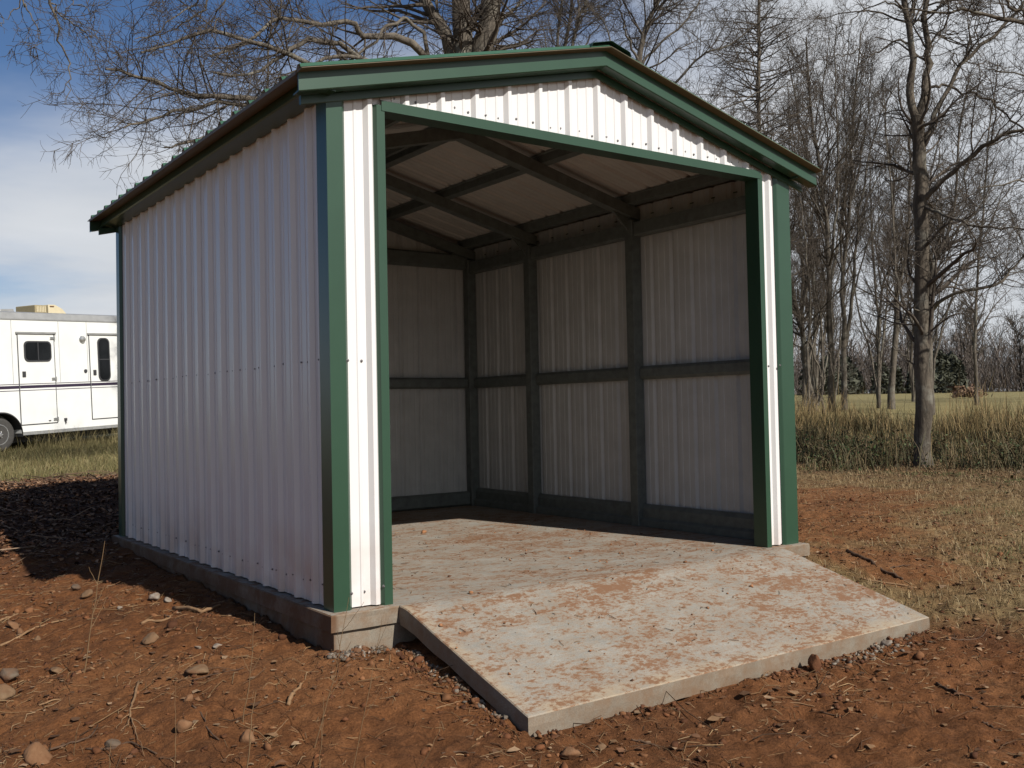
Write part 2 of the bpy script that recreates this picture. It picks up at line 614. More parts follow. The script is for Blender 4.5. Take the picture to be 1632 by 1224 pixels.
def _rbf():
    P = CTRL[:, :2]
    n = len(P)
    d = np.linalg.norm(P[:, None] - P[None], axis=2)
    A = np.zeros((n + 3, n + 3))
    A[:n, :n] = d
    A[:n, n] = A[n, :n] = 1
    A[:n, n + 1:] = P
    A[n + 1:, :n] = P.T
    return np.linalg.solve(A, np.concatenate([CTRL[:, 2], [0, 0, 0]]))


_w = _rbf()


def base_z(x, y):
    x = np.asarray(x, float)
    y = np.asarray(y, float)
    sh = x.shape
    xx, yy = np.clip(x.ravel(), -160, 190), np.clip(y.ravel(), -140, 190)
    z = _w[-3] + _w[-2] * xx + _w[-1] * yy
    for (cx, cy, _), w in zip(CTRL, _w[:-3]):
        z = z + w * np.hypot(xx - cx, yy - cy)
    return z.reshape(sh)


def ground_z(x, y):
    x = np.asarray(x, float)
    y = np.asarray(y, float)
    z = base_z(x, y)
    near = np.exp(-np.hypot(x - 1, y) / 16.0)
    z = z + near * (0.050 * fbm(x * 0.9, y * 0.9, 3, 3) + 0.030 * fbm(x * 4.1, y * 4.1, 3, 9) + 0.026 * fbm(x * 13.0, y * 13.0, 3, 21))
    z = z - 0.018 * near * np.clip(perlin(x * 7, y * 7, 44) - 0.25, 0, 1) * 2
    # the bulldozed bank of litter behind the shed on the left
    z = z + 0.08 * np.exp(-((y - 7.4 - 0.25 * x) / 1.1) ** 2) * sstep(3.5, 1.0, x) * (0.7 + 0.5 * perlin(x * 1.3, y * 1.3, 5))
    # soil stays below the slab and the ramp
    ins = (x > -.02) & (x < W + .02) & (y > -.05) & (y < D + .02)
    z = np.where(ins, np.minimum(z, -.20), z)
    rz = np.clip(y, -1.3, 0) * (0.30 / 1.18)
    ir = (x > .338) & (x < 3.37) & (y > -1.215) & (y <= -.05)
    z = np.where(ir, np.minimum(z, rz - .095), z)
    # small washed-out hollows along the ramp's left edge
    z = z - 0.045 * np.exp(-(((x - .27) / .07) ** 2 + ((y + .50) / .12) ** 2)) - 0.05 * np.exp(-(((x - .30) / .06) ** 2 + ((y + .12) / .07) ** 2))
    return z


def axis(a, b, step, lo, hi, n_out):
    mid = np.arange(a, b, step)
    t = np.linspace(0, 1, n_out + 1)[1:]
    k = 5.2
    g = (np.exp(k * t) - 1) / (math.exp(k) - 1)
    left = a - g[::-1] * (a - lo)
    right = mid[-1] + g * (hi - mid[-1])
    return np.concatenate([left, mid, right])


def zones(x, y):
    """weights of the ground kinds: dead short grass, leaf litter, far field grass"""
    nz = fbm(x * 0.8, y * 0.8, 4, 31)
    nz2 = fbm(x * 2.6, y * 2.6, 4, 37)
    # dead grass on the right of the ramp
    d = (x - 3.45) * 0.86 + (y + 1.35) * 0.50
    tan = sstep(-.15, .45, d + .35 * nz + .25 * nz2)
    red = 0
    for cx_, cy_, rx_, ry_ in ((4.9, 1.6, 1.3, 1.8), (7.0, 2.6, 2.0, 1.6), (4.2, -.4, .5, .5)):
        red = red + np.exp(-(((x - cx_) / rx_) ** 2 + ((y - cy_) / ry_) ** 2))
    tan = tan * (1 - .92 * np.clip(red * 1.5 + .7 * nz2 - .15, 0, 1))
    tan = np.where((y > 5.0) | (x > 8.6), np.maximum(tan, .72), tan)
    lit = sstep(3.2, 4.6, y + .9 * nz + .4 * nz2) * sstep(9.6, 8.6, y - .18 * x + .5 * nz) * sstep(4.5, 3.0, x - .2 * y)
    lit = np.maximum(lit, .6 * sstep(8.0, 11.0, x + .6 * nz) * sstep(15.5, 11.5, x) * sstep(-6, -1, y))
    far = sstep(16, 24, np.hypot(x - 1, y + 2) + 2 * nz)
    fld = far * 1.0
    back = sstep(8.4, 9.6, y - .18 * x + .5 * nz) * sstep(9, 6, x)
    fld = np.maximum(fld, .55 * back)
    return np.clip(tan, 0, 1), np.clip(lit, 0, 1), np.clip(fld, 0, 1)


gx = axis(-2.6, 6.2, 0.019, -420, 520, 90)
gy = axis(-3.0, 4.8, 0.019, -420, 520, 120)
GX, GY = np.meshgrid(gx, gy)
GZ = ground_z(GX, GY)
ny_, nx_ = GX.shape
idx = np.arange(ny_ * nx_).reshape(ny_, nx_)
quads = np.stack([idx[:-1, :-1], idx[:-1, 1:], idx[1:, 1:], idx[1:, :-1]], -1).reshape(-1, 4)
me = mesh_np('ground', np.stack([GX, GY, GZ], -1), quads, None, M['ground'], True)
za, zb, zc = zones(GX.ravel(), GY.ravel())
ca = me.color_attributes.new('zone', 'FLOAT_COLOR', 'POINT')
ca.data.foreach_set('color', np.stack([za, zb, zc, np.ones_like(za)], -1).astype(np.float32).ravel())
ground = tag(link('ground', me), 'bare red clay ground running into dead grass and a pale field', None, None, 'structure')
ground.pop('label', None)

# ------------------------------------------------------------------ slab and ramp
slab = empty('concrete_slab', (W / 2, D / 2, 0))
tag(slab, 'level concrete floor slab under the open metal shed, dusted with red clay', 'slab')


def rel(root):
    v = root.location
    return lambda p: (p[0] - v[0], p[1] - v[1], p[2] - v[2])


def rough_block(x0, x1, y0, y1, z0, z1, step, amp, seed, corner=.006):
    """a cast block whose side faces are slightly uneven; top stays flat"""
    b = MB()
    xs = np.linspace(x0, x1, max(2, int((x1 - x0) / step)))
    ys = np.linspace(y0, y1, max(2, int((y1 - y0) / step)))
    ring = [(x, y0) for x in xs[:-1]] + [(x1, y) for y in ys[:-1]] + [(x, y1) for x in xs[::-1][:-1]] + [(x0, y) for y in ys[::-1][:-1]]
    n = len(ring)
    cx, cy = (x0 + x1) / 2, (y0 + y1) / 2
    lv = [(z1, -corner), (z1 - corner, 0), (z1 - (z1 - z0) * .35, 0), (z1 - (z1 - z0) * .7, 0), (z0, 0)]
    vs = []
    for k, (z, off) in enumerate(lv):
        for (x, y) in ring:
            d = amp * fbm(np.array(x * 5.0 + y * 3.1), np.array(z * 14 + y * 5), 3, seed) * (1 if k else .3) + off
            sx = -1 if x == x0 else (1 if x == x1 else 0)
            sy = -1 if y == y0 else (1 if y == y1 else 0)
            vs.append((x + sx * d, y + sy * d, z))
    fs = [(k * n + (i + 1) % n, k * n + i, (k + 1) * n + i, (k + 1) * n + (i + 1) % n) for k in range(len(lv) - 1) for i in range(n)]
    fs.append(tuple(range(n)))
    b.add(vs, fs)
    b.v = [tuple(map(float, p)) for p in b.v]
    return b


R_ = rel(slab)
top = rough_block(-.045, W + .045, -.062, D + .05, -.085, 0.0, .06, .006, 3)
top.v = [R_(p) for p in top.v]
ft = top.build('floor_top', M['slab'], slab)
ft.data.materials.append(M['footing'])
for q in range(len(ft.data.polygons) - 1):
    ft.data.polygons[q].material_index = 1
foot = rough_block(-.028, W + .028, -.048, D + .03, -.45, -.0875, .07, .022, 8)
foot.v = [R_(p) for p in foot.v]
foot.build('footing', M['footing'], slab)

ramp_o = empty('concrete_ramp', ((.342 + 3.364) / 2, -.60, -.14))
tag(ramp_o, 'sloping concrete ramp smeared with red clay leading up to the shed opening', 'ramp')
RA0, RA1, RY0, RY1, RD = .342, 3.364, -.070, -1.18, .302


def ramp_surface(x, y):
    t = (y - RY0) / (RY1 - RY0)
    e = .10                                # eased top so the ramp runs out of the floor without a lip
    return -RD * np.where(t < e, t * t / (2 * e), t - e / 2) / (1 - e / 2) + .0005


b = MB()
nxr, nyr = 70, 30
xs = np.linspace(RA0, RA1, nxr)
ys = np.linspace(RY0, RY1, nyr)
tops = []
for j, y in enumerate(ys):
    for i, x in enumerate(xs):
        e = .003 * float(perlin(np.array(x * 3.0), np.array(7.7), 12)) if j == nyr - 1 else 0
        ex = .004 * float(perlin(np.array(3.3), np.array(y * 4.0), 14)) if i in (0, nxr - 1) else 0
        tops.append((x + ex, y + e, ramp_surface(x, y) + .0035 * float(perlin(np.array(x * 1.7), np.array(y * 1.9), 5))))
fs = [(j * nxr + i, (j + 1) * nxr + i, (j + 1) * nxr + i + 1, j * nxr + i + 1) for j in range(nyr - 1) for i in range(nxr - 1)]
R2 = rel(ramp_o)
b.add([R2(p) for p in tops], fs)
edge = [(0, i) for i in range(nxr)] + [(j, nxr - 1) for j in range(1, nyr)] + [(nyr - 1, i) for i in range(nxr - 2, -1, -1)] + [(j, 0) for j in range(nyr - 2, 0, -1)]
ring = [tops[j * nxr + i] for j, i in edge]
cxr, cyr = (RA0 + RA1) / 2, (RY0 + RY1) / 2
lv = []
for k, (dz, dr) in enumerate(((-.006, .005), (-.045, .006), (-.098, .004))):
    for q, (x, y, z) in enumerate(ring):
        sx = -1 if x < RA0 + .02 else (1 if x > RA1 - .02 else 0)
        sy = -1 if y < RY1 + .02 else 0
        w = dr + (.006 * float(fbm(np.array(x * 6 + k), np.array(y * 6), 3, 77)) if k else 0)
        lv.append((x + sx * w, y + sy * w, z + dz + (.012 * float(perlin(np.array(x * 5), np.array(y * 5), 4)) if k == 2 else 0)))
nr = len(ring)
vs = ring + lv
fs = []
for k in range(3):
    for q in range(nr):
        fs.append((k * nr + q, k * nr + (q + 1) % nr, (k + 1) * nr + (q + 1) % nr, (k + 1) * nr + q))
b.add([R2(p) for p in vs], fs)
rd = b.build('ramp_deck', M['slab'], ramp_o)
rd.data.materials.append(M['footing'])
for q in range((nxr - 1) * (nyr - 1) + nr, len(rd.data.polygons)):
    rd.data.polygons[q].material_index = 1
# joint filler: a thin ragged lip of mortar along the seam between slab and ramp
bj = MB()
for k in range(150):
    x0 = RA0 + (RA1 - RA0) * k / 150
    x1 = x0 + (RA1 - RA0) / 150 * .97
    h = .002 + .003 * max(0, float(perlin(np.array(x0 * 9), np.array(1.5), 3)))
    w = .006 + .004 * float(perlin(np.array(x0 * 6), np.array(4.5), 6))
    yc = -.066
    bj.prism([(-w, -.003), (w, -.003), (w * .5, h), (-w * .6, h * .8)], lambda u, v, t: R2((t, yc + u, v)), x0, x1)
bj.build('joint_mortar', M['st_white'], ramp_o)

# ------------------------------------------------------------------ shed
shed = empty('metal_shed', (0, 0, 0))
tag(shed, 'open-fronted white ribbed metal shed with green trim and low gable roof', 'shed')
INS = .027               # sheet flat lies this far behind the trim faces
RIB = .024
PITCH_T = .25


def roof_z(x):
    return 2.757 + PITCH_T * (W / 2 - abs(x - W / 2))


def rib_profile(s0, s1, first):
    """(s, height) points of the sheet between s0 and s1; main ribs every 0.2286 m from 'first', two minor ribs between"""
    P = 0.2286
    pts = [(s0, 0.0), (s1, 0.0)]
    k0 = int(math.floor((s0 - first) / P)) - 1
    for k in range(k0, k0 + int((s1 - s0) / P) + 4):
        c = first + k * P
        for ds, h in ((-.030, 0), (-.0115, RIB), (.0115, RIB), (.030, 0)):
            pts.append((c + ds, h))
        for mpos in (P / 3 + .002, 2 * P / 3 - .002):
            for ds, h in ((-.011, 0), (-.006, .0040), (.006, .0040), (.011, 0)):
                pts.append((c + mpos + ds, h))
    pts = sorted(set(pts[2:]))
    sx = [p[0] for p in pts]
    hx = [p[1] for p in pts]
    inner = [p for p in pts if s0 + 1e-4 < p[0] < s1 - 1e-4]
    return [(s0, float(np.interp(s0, sx, hx)))] + inner + [(s1, float(np.interp(s1, sx, hx)))]


def wall_panels(s0, s1, first, fn, zlo, zhi, name='wall_panel', width=.9144, mat=None, start=None):
    """fn(s, h, z): point; a sheet per 3-ft width, each its own part, laps the next by a rib"""
    c = first - .03 if start is None else start
    while c > s0:
        c -= width
    k = 0
    while c < s1 - .02:
        a, e = max(s0, c), min(s1, c + width + .062)
        if e - a > .05:
            pr = rib_profile(a, e, first)
            bb = MB()
            lap = .0012 * (k % 2)
            lo = [fn(s, h + lap, zlo(s)) for s, h in pr]
            hi = [fn(s, h + lap, zhi(s)) for s, h in pr]
            lo2 = [fn(s, h + lap - .0008, zlo(s)) for s, h in pr]
            hi2 = [fn(s, h + lap - .0008, zhi(s)) for s, h in pr]
            n = len(pr)
            bb.add(lo + hi, [(i, i + 1, n + i + 1, n + i) for i in range(n - 1)])
            bb.add(lo2 + hi2, [(i + 1, i, n + i, n + i + 1) for i in range(n - 1)])
            bb.add(lo + lo2, [(i + 1, i, n + i, n + i + 1) for i in range(n - 1)])
            o = bb.build(name, mat or M['white'], shed)
            o.data.materials.append(M['wall_backer'])
            for q in range(n - 1, 2 * n - 2):
                o.data.polygons[q].material_index = 1
        c += width
        k += 1


FB = .008                # foot of the sheets, just off the slab
side_top = lambda s: roof_z(0) - .03
gable_top = lambda s: roof_z(s) - .035
# left wall (looks to -x), right wall, back wall
wall_panels(.02, D - .02, .264, lambda s, h, z: (INS - h, s, z), lambda s: FB, side_top)
wall_panels(.02, D - .02, .264, lambda s, h, z: (W - INS + h, s, z), lambda s: FB, side_top)
wall_panels(.02, W - .02, .252, lambda s, h, z: (s, D - INS + h, z), lambda s: FB, gable_top)
# front: two narrow sides and the gable over the opening
OA, OB, OH = .325, 3.318, 2.612
ff = lambda s, h, z: (s, INS - h, z)
wall_panels(.02, OA, .252, ff, lambda s: FB, gable_top)
wall_panels(OA + .001, OB - .001, .252, ff, lambda s: OH, gable_top)
wall_panels(OB, W - .02, .252, ff, lambda s: FB, gable_top)


def screws(pts, n, mat, r=.0062, h=.007):
    bb = MB()
    for p in pts:
        bb.lathe([(r * 1.35, 0), (r * 1.35, .0015), (r * .8, .002), (r * .75, h)], p, n, 6)
    o = bb.build('screw', mat, shed)
    tag(o, kind='stuff')


prng = random.Random(4)
pf, pl_, = [], []
for k in range(1, 15):
    x = .252 + .2286 * k
    for ds in (-.06, .07):
        if OA + .03 < x + ds < OB - .03:
            pf.append((x + ds + prng.uniform(-.02, .02), INS - .001, 2.705 + prng.uniform(-.008, .012)))
for x in (.19, .255, 3.42):
    for z in (.08, 1.28):
        pf.append((x + prng.uniform(-.012, .012), INS - .001, z))
screws(pf, (0, -1, 0), M['screw'])
for k in range(18):
    y = .264 + .2286 * k
    for ds in (-.075, .07):
        if .14 < y + ds < D - .13:
            for z in (.115, 1.29):
                if prng.random() < .92:
                    pl_.append((INS - .001, y + ds + prng.uniform(-.012, .012), z + prng.uniform(-.006, .006)))
screws(pl_, (-1, 0, 0), M['screw'])
screws([(W - INS + .001, p[1], p[2]) for p in pl_], (1, 0, 0), M['screw_white'])
screws([(.099, -.001, .085), (.099, -.001, 1.28), (W - .155, -.001, 1.285), (.285, .001, .10)], (0, -1, 0), M['screw'])


def fold(path, t=.0012):
    """closed outline of a folded sheet from an open path"""
    n = len(path)
    off = []
    for i in range(n):
        a = path[max(i - 1, 0)]
        c = path[min(i + 1, n - 1)]
        dx, dy = c[0] - a[0], c[1] - a[1]
        L = math.hypot(dx, dy) or 1
        off.append((path[i][0] - dy / L * t, path[i][1] + dx / L * t))
    return path + off[::-1]


# corner trims: L with a turned-in lip on each leg (plan outline, extruded upwards)
def corner(fx, fy, leg=.100, ztop=2.70, leg2=None):
    leg2 = leg2 or leg
    sx = 1 if fx == 0 else -1
    sy = 1 if fy == 0 else -1
    path = [(fx + sx * .020, fy + sy * (leg2 + .016)), (fx + sx * .004, fy + sy * leg2), (fx, fy + sy * (leg2 - .006)), (fx, fy),
            (fx + sx * (leg - .006), fy), (fx + sx * leg, fy + sy * .004), (fx + sx * (leg + .016), fy + sy * .020)]
    bb = MB()
    bb.prism(fold(path, .0012 * sx * sy), lambda u, v, t: (u, v, t), -.004, ztop)
    bb.build('corner_trim', M['green'], shed)


corner(0, 0, .094, 2.72, .128)
corner(W, 0, .138, 2.72, .128)
corner(0, D, .10, 2.72)
corner(W, D, .10, 2.72)

# jamb trims: flange on the face, lip to the sheet, return into the opening
for xj, s in ((.337, -1), (W - .343, 1)):
    path = [(xj + s * .062, INS - .002), (xj + s * .048, -.003), (xj, -.003), (xj, .115), (xj + s * .02, .115)]
    bb = MB()
    bb.prism(fold(path, .0012 * -s), lambda u, v, t: (u, v, t), -.002 if s < 0 else .001, 2.64)
    bb.build('jamb_trim', M['green'], shed)
# header trim, flange 55 mm high, underside return
bb = MB()
bb.prism(fold([(INS - .002, 2.676), (-.006, 2.664), (-.006, 2.612), (.115, 2.612), (.115, 2.63)], -.0012),
         lambda u, v, t: (t, u, v), .318, W - .312)
bb.build('header_trim', M['green'], shed)

# roof sheets: ribs run from eave to ridge, three feet wide each
EO, RO = .195, .148       # overhang at the eaves and at the gables
rib0 = .12
for side in (0, 1):
    def rf(s, h, t, side=side):
        # s along y, t: 0 at the eave .. 1 at the ridge
        x = -EO + t * (W / 2 + EO)
        z = 2.757 + PITCH_T * x + h
        return (x if side == 0 else W - x, s, z)
    c = -RO
    k = 0
    while c < D + RO - .02:
        e = min(c + .9144 + .04, D + RO)
        pr = rib_profile(c, e, rib0)
        lap = .0015 * (k % 2)
        bb = MB()
        n = len(pr)
        lo = [rf(s, h + lap, 0) for s, h in pr]
        hi = [rf(s, h + lap, 1) for s, h in pr]
        bb.add(lo + hi, [(i, i + 1, n + i + 1, n + i) for i in range(n - 1)])
        lo = [rf(s, h + lap - .0014, .0008) for s, h in pr]
        hi = [rf(s, h + lap - .0014, 1) for s, h in pr]
        bb.add(lo + hi, [(i + 1, i, n + i, n + i + 1) for i in range(n - 1)])
        o = bb.build('roof_panel', M['green_roof'], shed)
        o.data.materials.append(M['backer'])
        for q in range(n - 1, 2 * n - 2):
            o.data.polygons[q].material_index = 1
        c += .9144
        k += 1
# ridge cap
bb = MB()
zr = roof_z(W / 2)
bb.prism(fold([(W / 2 - .16, zr - .16 * .25 + .004), (W / 2 - .15, zr - .15 * .25 + .026), (W / 2, zr + .030), (W / 2 + .15, zr - .15 * .25 + .026), (W / 2 + .16, zr - .16 * .25 + .004)], .0015),
         lambda u, v, t: (u, t, v), -RO - .006, D + RO + .006)
bb.build('ridge_cap', M['green'], shed)


# rake (gable) trims, front and back, each slope: sheet edge strip, fascia with box under it, wall flashing
def slope_pt(side, x, y, dz):
    """x measured from the left eave; dz below the roof sheet"""
    return ((x if side == 0 else W - x), y, 2.757 + PITCH_T * x + dz)


XM = W / 2
for yy, s in ((0, -1), (D, 1)):
    for side in (0, 1):
        f = lambda u, v, t, side=side, yy=yy, s=s: slope_pt(side, t, yy + s * u, v)
        bb = MB()     # folded edge of the roof sheet, tan backer turned down over the fascia
        bb.prism([(.152, -.004), (.152, -.0065), (.092, -.0145), (.092, -.004)], f, -EO - .002, XM)
        bb.build('sheet_edge', M['tan_under'], shed)
        bb = MB()     # fascia: leans out a little, returns to the wall under it
        bb.prism([(.097, -.014), (.100, -.104), (.095, -.109), (.030, -.112), (.030, -.105), (.088, -.100), (.086, -.014)], f, -EO + .004, XM)
        bb.build('rake_trim', M['green'], shed)
        bb = MB()     # flashing against the wall sheet
        bb.prism([(.006, -.108), (.006, -.152), (.002, -.156), (-.016, -.150), (-.016, -.108)], f, -.14 if True else 0, XM)
        bb.build('rake_flashing', M['green'], shed)
# eave trims along both side walls
for side in (0, 1):
    f = lambda u, v, t, side=side: (u if side == 0 else W - u, t, v)
    e = MB()
    e.prism([(-.100, 2.728), (-.106, 2.655), (-.098, 2.648), (.016, 2.640), (.016, 2.648), (-.092, 2.660), (-.088, 2.731)], f, -.082, D + .082)
    e.build('eave_trim', M['green'], shed)
    e = MB()
    e.prism([(-EO - .004, 2.757 - EO * .25 - .002), (-EO - .004, 2.757 - EO * .25 - .020), (-.104, 2.757 - .104 * .25 - .026), (-.104, 2.757 - .104 * .25 - .004)], f, -.081, D + .081)
    e.build('eave_soffit', M['tan_under'], shed)

# ------------------------------------------------------------------ steel frame inside
FR_Y = [.085, 1.585, 3.05, D - .085]
PW = .062                                # half of the tube, wide face
for xi, sgn in ((.085, 1), (W - .085, -1)):
    for y in FR_Y:
        bb = MB()
        bb.box((xi - .05, y - .045, .0), (xi + .05, y + .045, 2.60))
        bb.build('post', M['steel'], shed, .004)
    xw = xi - sgn * .045
    for (z0, z1) in ((1.235, 1.275), (1.308, 1.348), (1.262, 1.322)):
        pass
    g = MB()      # hat-section mid girt, between the posts
    xo = xi - sgn * .048
    xin = xi - sgn * .002
    for a, c in zip(FR_Y[:-1], FR_Y[1:]):
        prof = [(xo, 1.238), (xin - sgn * .02, 1.238), (xin, 1.262), (xin, 1.328), (xin - sgn * .02, 1.352), (xo, 1.352)]
        g = MB()
        g.prism(prof, lambda u, v, t: (u, t, v), a + .047, c - .047)
        g.build('girt', M['steel'], shed)
        prof = [(xi - sgn * .046, .002), (xi + sgn * .03, .002), (xi + sgn * .03, .055), (xi, .075), (xi, .150), (xi - sgn * .02, .185), (xi - sgn * .046, .185)]
        g = MB()
        g.prism(prof, lambda u, v, t: (u, t, v), a + .047, c - .047)
        g.build('base_rail', M['steel'], shed)
        g = MB()
        g.prism([(xi - sgn * .046, 2.455), (xi + sgn * .02, 2.455), (xi + sgn * .03, 2.47), (xi + sgn * .03, 2.575), (xi - sgn * .046, 2.585)], lambda u, v, t: (u, t, v), a + .047, c - .047)
        g.build('eave_beam', M['steel'], shed)
for (z0, z1, nm) in ((1.238, 1.352, 'girt'), (.002, .150, 'base_rail'), (2.50, 2.66, 'tie_beam')):
    g = MB()
    g.prism([(D - .036, z0), (D - .072, z0), (D - .100, z0 + .02), (D - .100, z1 - .02), (D - .072, z1), (D - .036, z1)], lambda u, v, t: (t, u, v), .138, W - .138)
    g.build(nm, M['steel'], shed)
g = MB()
g.box((.35, .036, 2.635), (W - .35, .105, 2.72))
g.build('header_beam', M['steel'], shed)
# jamb posts behind the trims
for xj in (.31, W - .317):
    g = MB()
    g.box((xj - .02, .035, .002), (xj + .02, .112, 2.63))
    g.build('jamb_post', M['steel'], shed)
# rafters
for y in FR_Y:
    for side in (0, 1):
        g = MB()
        g.prism([(-.045, -.165), (.045, -.165), (.045, -.070), (-.045, -.070)], lambda u, v, t, side=side, y=y: slope_pt(side, t, y + u, v), .03, XM)
        g.build('rafter', M['steel'], shed)
# hat purlins on the rafters, along the shed
for xp in (.14, 1.05, XM - .075):
    for side in (0, 1):
        g = MB()
        g.prism([(-.060, -.006), (-.038, -.010), (-.030, -.068), (.030, -.068), (.038, -.010), (.060, -.006)],
                lambda u, v, t, side=side, xp=xp: slope_pt(side, xp + u, t, v - 0), .03, D - .03)
        g.build('purlin', M['steel'], shed)
# knee plates at the rafter ends
for y in FR_Y:
    for side in (0, 1):
        g = MB()
        g.prism([(.03, 2.50), (.13, 2.50), (.30, 2.757 + .30 * .25 - .167), (.03, 2.757 + .03 * .25 - .167)],
                lambda u, v, t, side=side: ((u if side == 0 else W - u), t, v), y - .006, y + .006)
        g.build('gusset_plate', M['steel'], shed)
# ------------------------------------------------------------------ horse trailer behind the shed
tr = empty('horse_trailer', (1.112, 18.233, .32), (0, math.radians(-2.52), math.radians(26.6)))
tag(tr, 'long white horse trailer with dark stripe, parked on grass behind the shed', 'trailer')
TW = 2.25
U0, U1 = -4.3, 5.4


def tb(name, a, b_, mat, parent=tr, bevel=0.0):
    m = MB()
    m.box(a, b_)
    return m.build(name, mat, parent, bevel)


# side skin with the wheel arch cut out: outline polygon in (u, w)
arch = []
for cu in (.02,):
    pass
AX = (.02, -.86)
outl = [(U0, .40), (AX[1] - .50, .40)]
for k in range(13):
    a = math.pi - math.pi * .5 * k / 12
    outl.append((AX[1] + .47 * math.cos(a), .36 + .47 * math.sin(a)))
for k in range(13):
    a = math.pi * .5 - math.pi * .5 * k / 12
    outl.append((AX[0] + .47 * math.cos(a), .36 + .47 * math.sin(a)))
outl += [(AX[0] + .49, .385), (U1, .385), (U1, 2.78), (U0, 2.78)]
m = MB()
m.prism(outl, lambda u, v, t: (u, t, v), 0, TW)
m.build('body', M['tr_white'], tr)
m = MB()
m.prism([(.0 - .012, 2.775), (-.012, 2.80), (.035, 2.93), (.12, 2.955), (TW - .12, 2.955), (TW - .035, 2.93), (TW + .012, 2.80), (TW + .012, 2.775)],
        lambda u, v, t: (t, u, v), U0 - .02, U1 + .02)
m.build('roof_rail', M['tr_grey'], tr)
tb('skirt', (.505, -.012, .315), (U1, .03, .384), M['tr_grey'])
tb('stripe', (U0, -.004, 1.312), (U1, .001, 1.374), M['tr_stripe'])
for w in (1.268, 1.404):
    tb('pinstripe', (U0, -.004, w - .007), (U1, .001, w + .007), M['tr_stripe'])
for u in (.36, 1.50, 2.235):
    tb('seam', (u - .004, -.003, 1.42), (u + .004, .001, 2.77), M['tr_grey'])


def rrect(u0, u1, w0, w1, r, n=6):
    pts = []
    for cu, cw, a0 in ((u1 - r, w0 + r, -90), (u1 - r, w1 - r, 0), (u0 + r, w1 - r, 90), (u0 + r, w0 + r, 180)):
        for k in range(n + 1):
            a = math.radians(a0 + 90 * k / n)
            pts.append((cu + r * math.cos(a), cw + r * math.sin(a)))
    return pts


def tdoor(u0, u1, w0, w1, win, hin, split):
    d = MB()
    d.box((u0 + .012, -.012, w0 + .012), (u1 - .012, .004, w1 - .012))
    dr = d.build('door', M['tr_white'], tr, .003)
    s = MB()
    s.box((u0 - .008, -.006, w0 - .008), (u0 + .010, .003, w1 + .008))
    s.box((u1 - .010, -.006, w0 - .008), (u1 + .008, .003, w1 + .008))
    s.box((u0 + .010, -.006, w0 - .008), (u1 - .010, .003, w0 + .010))
    s.build('seal', M['tr_dark'], dr)
    tb('drip_rail', (u0 - .04, -.035, w1 + .012), (u1 + .04, .002, w1 + .052), M['tr_grey'], dr)
    a, b_, c, e, r = win
    wmb = MB()
    wmb.prism(rrect(a, b_, c, e, r), lambda u, v, t: (u, t, v), -.030, -.010)
    wo = wmb.build('window', M['tr_dark'], dr)
    pm = MB()
    pm.prism(rrect(a + .03, b_ - .03, c + .03, e - .03, r - .02), lambda u, v, t: (u, t, v), -.033, -.0302)
    pm.build('pane', M['tr_glass'], dr)
    if split == 'v':
        tb('window_bar', ((a + b_) / 2 - .012, -.037, c + .02), ((a + b_) / 2 + .012, -.0332, e - .02), M['tr_dark'], dr)
    else:
        tb('window_bar', (a + .02, -.037, (c + e) / 2 - .012), (b_ - .02, -.0332, (c + e) / 2 + .012), M['tr_dark'], dr)
    for (hu, hw) in hin:
        h = MB()
        h.box((hu - .075, -.030, hw - .028), (hu + .03, -.012, hw + .028))
        h.lathe([(.014, -.045), (.014, .045)], (hu + .035, -.024, hw), (0, 0, 1), 8)
        h.build('hinge', M['tr_chrome'], dr)
    tb('handle', (u0 + .075, -.030, 1.555), (u0 + .155, -.012, 1.675), M['tr_dark'], dr, .006)
    # stripe carried across the door
    tb('door_stripe', (u0 + .012, -.0150, 1.312), (u1 - .012, -.0122, 1.374), M['tr_stripe'], dr)
    for w in (1.268, 1.404):
        tb('door_pinstripe', (u0 + .012, -.0150, w - .007), (u1 - .012, -.0122, w + .007), M['tr_stripe'], dr)
    return dr


tdoor(.49, 1.375, .53, 2.468, (.625, 1.285, 1.885, 2.325, .10), ((1.345, 2.39), (1.345, 1.50), (1.345, .615)), 'v')
tdoor(2.285, 3.20, .545, 2.466, (2.50, 2.83, 1.415, 2.41, .12), ((3.17, 2.39), (3.17, 1.50), (3.17, .65)), 'h')
m = MB()
m.lathe([(.085, 0), (.085, .012), (.06, .05), (.02, .06)], (2.11, -.0, 2.373), (0, -1, 0), 16)
m.build('side_light', M['tr_chrome'], tr)
m = MB()
m.lathe([(.04, 0), (.04, .02), (.015, .022)], (2.16, 0, 1.655), (0, -1, 0), 14)
m.build('lock', M['tr_dark'], tr)
m = MB()
m.box((1.545, -.035, .56), (1.60, 0, .62))
m.box((1.565, -.030, .50), (1.585, -.006, .56))
m.build('drain_valve', M['tr_dark'], tr)
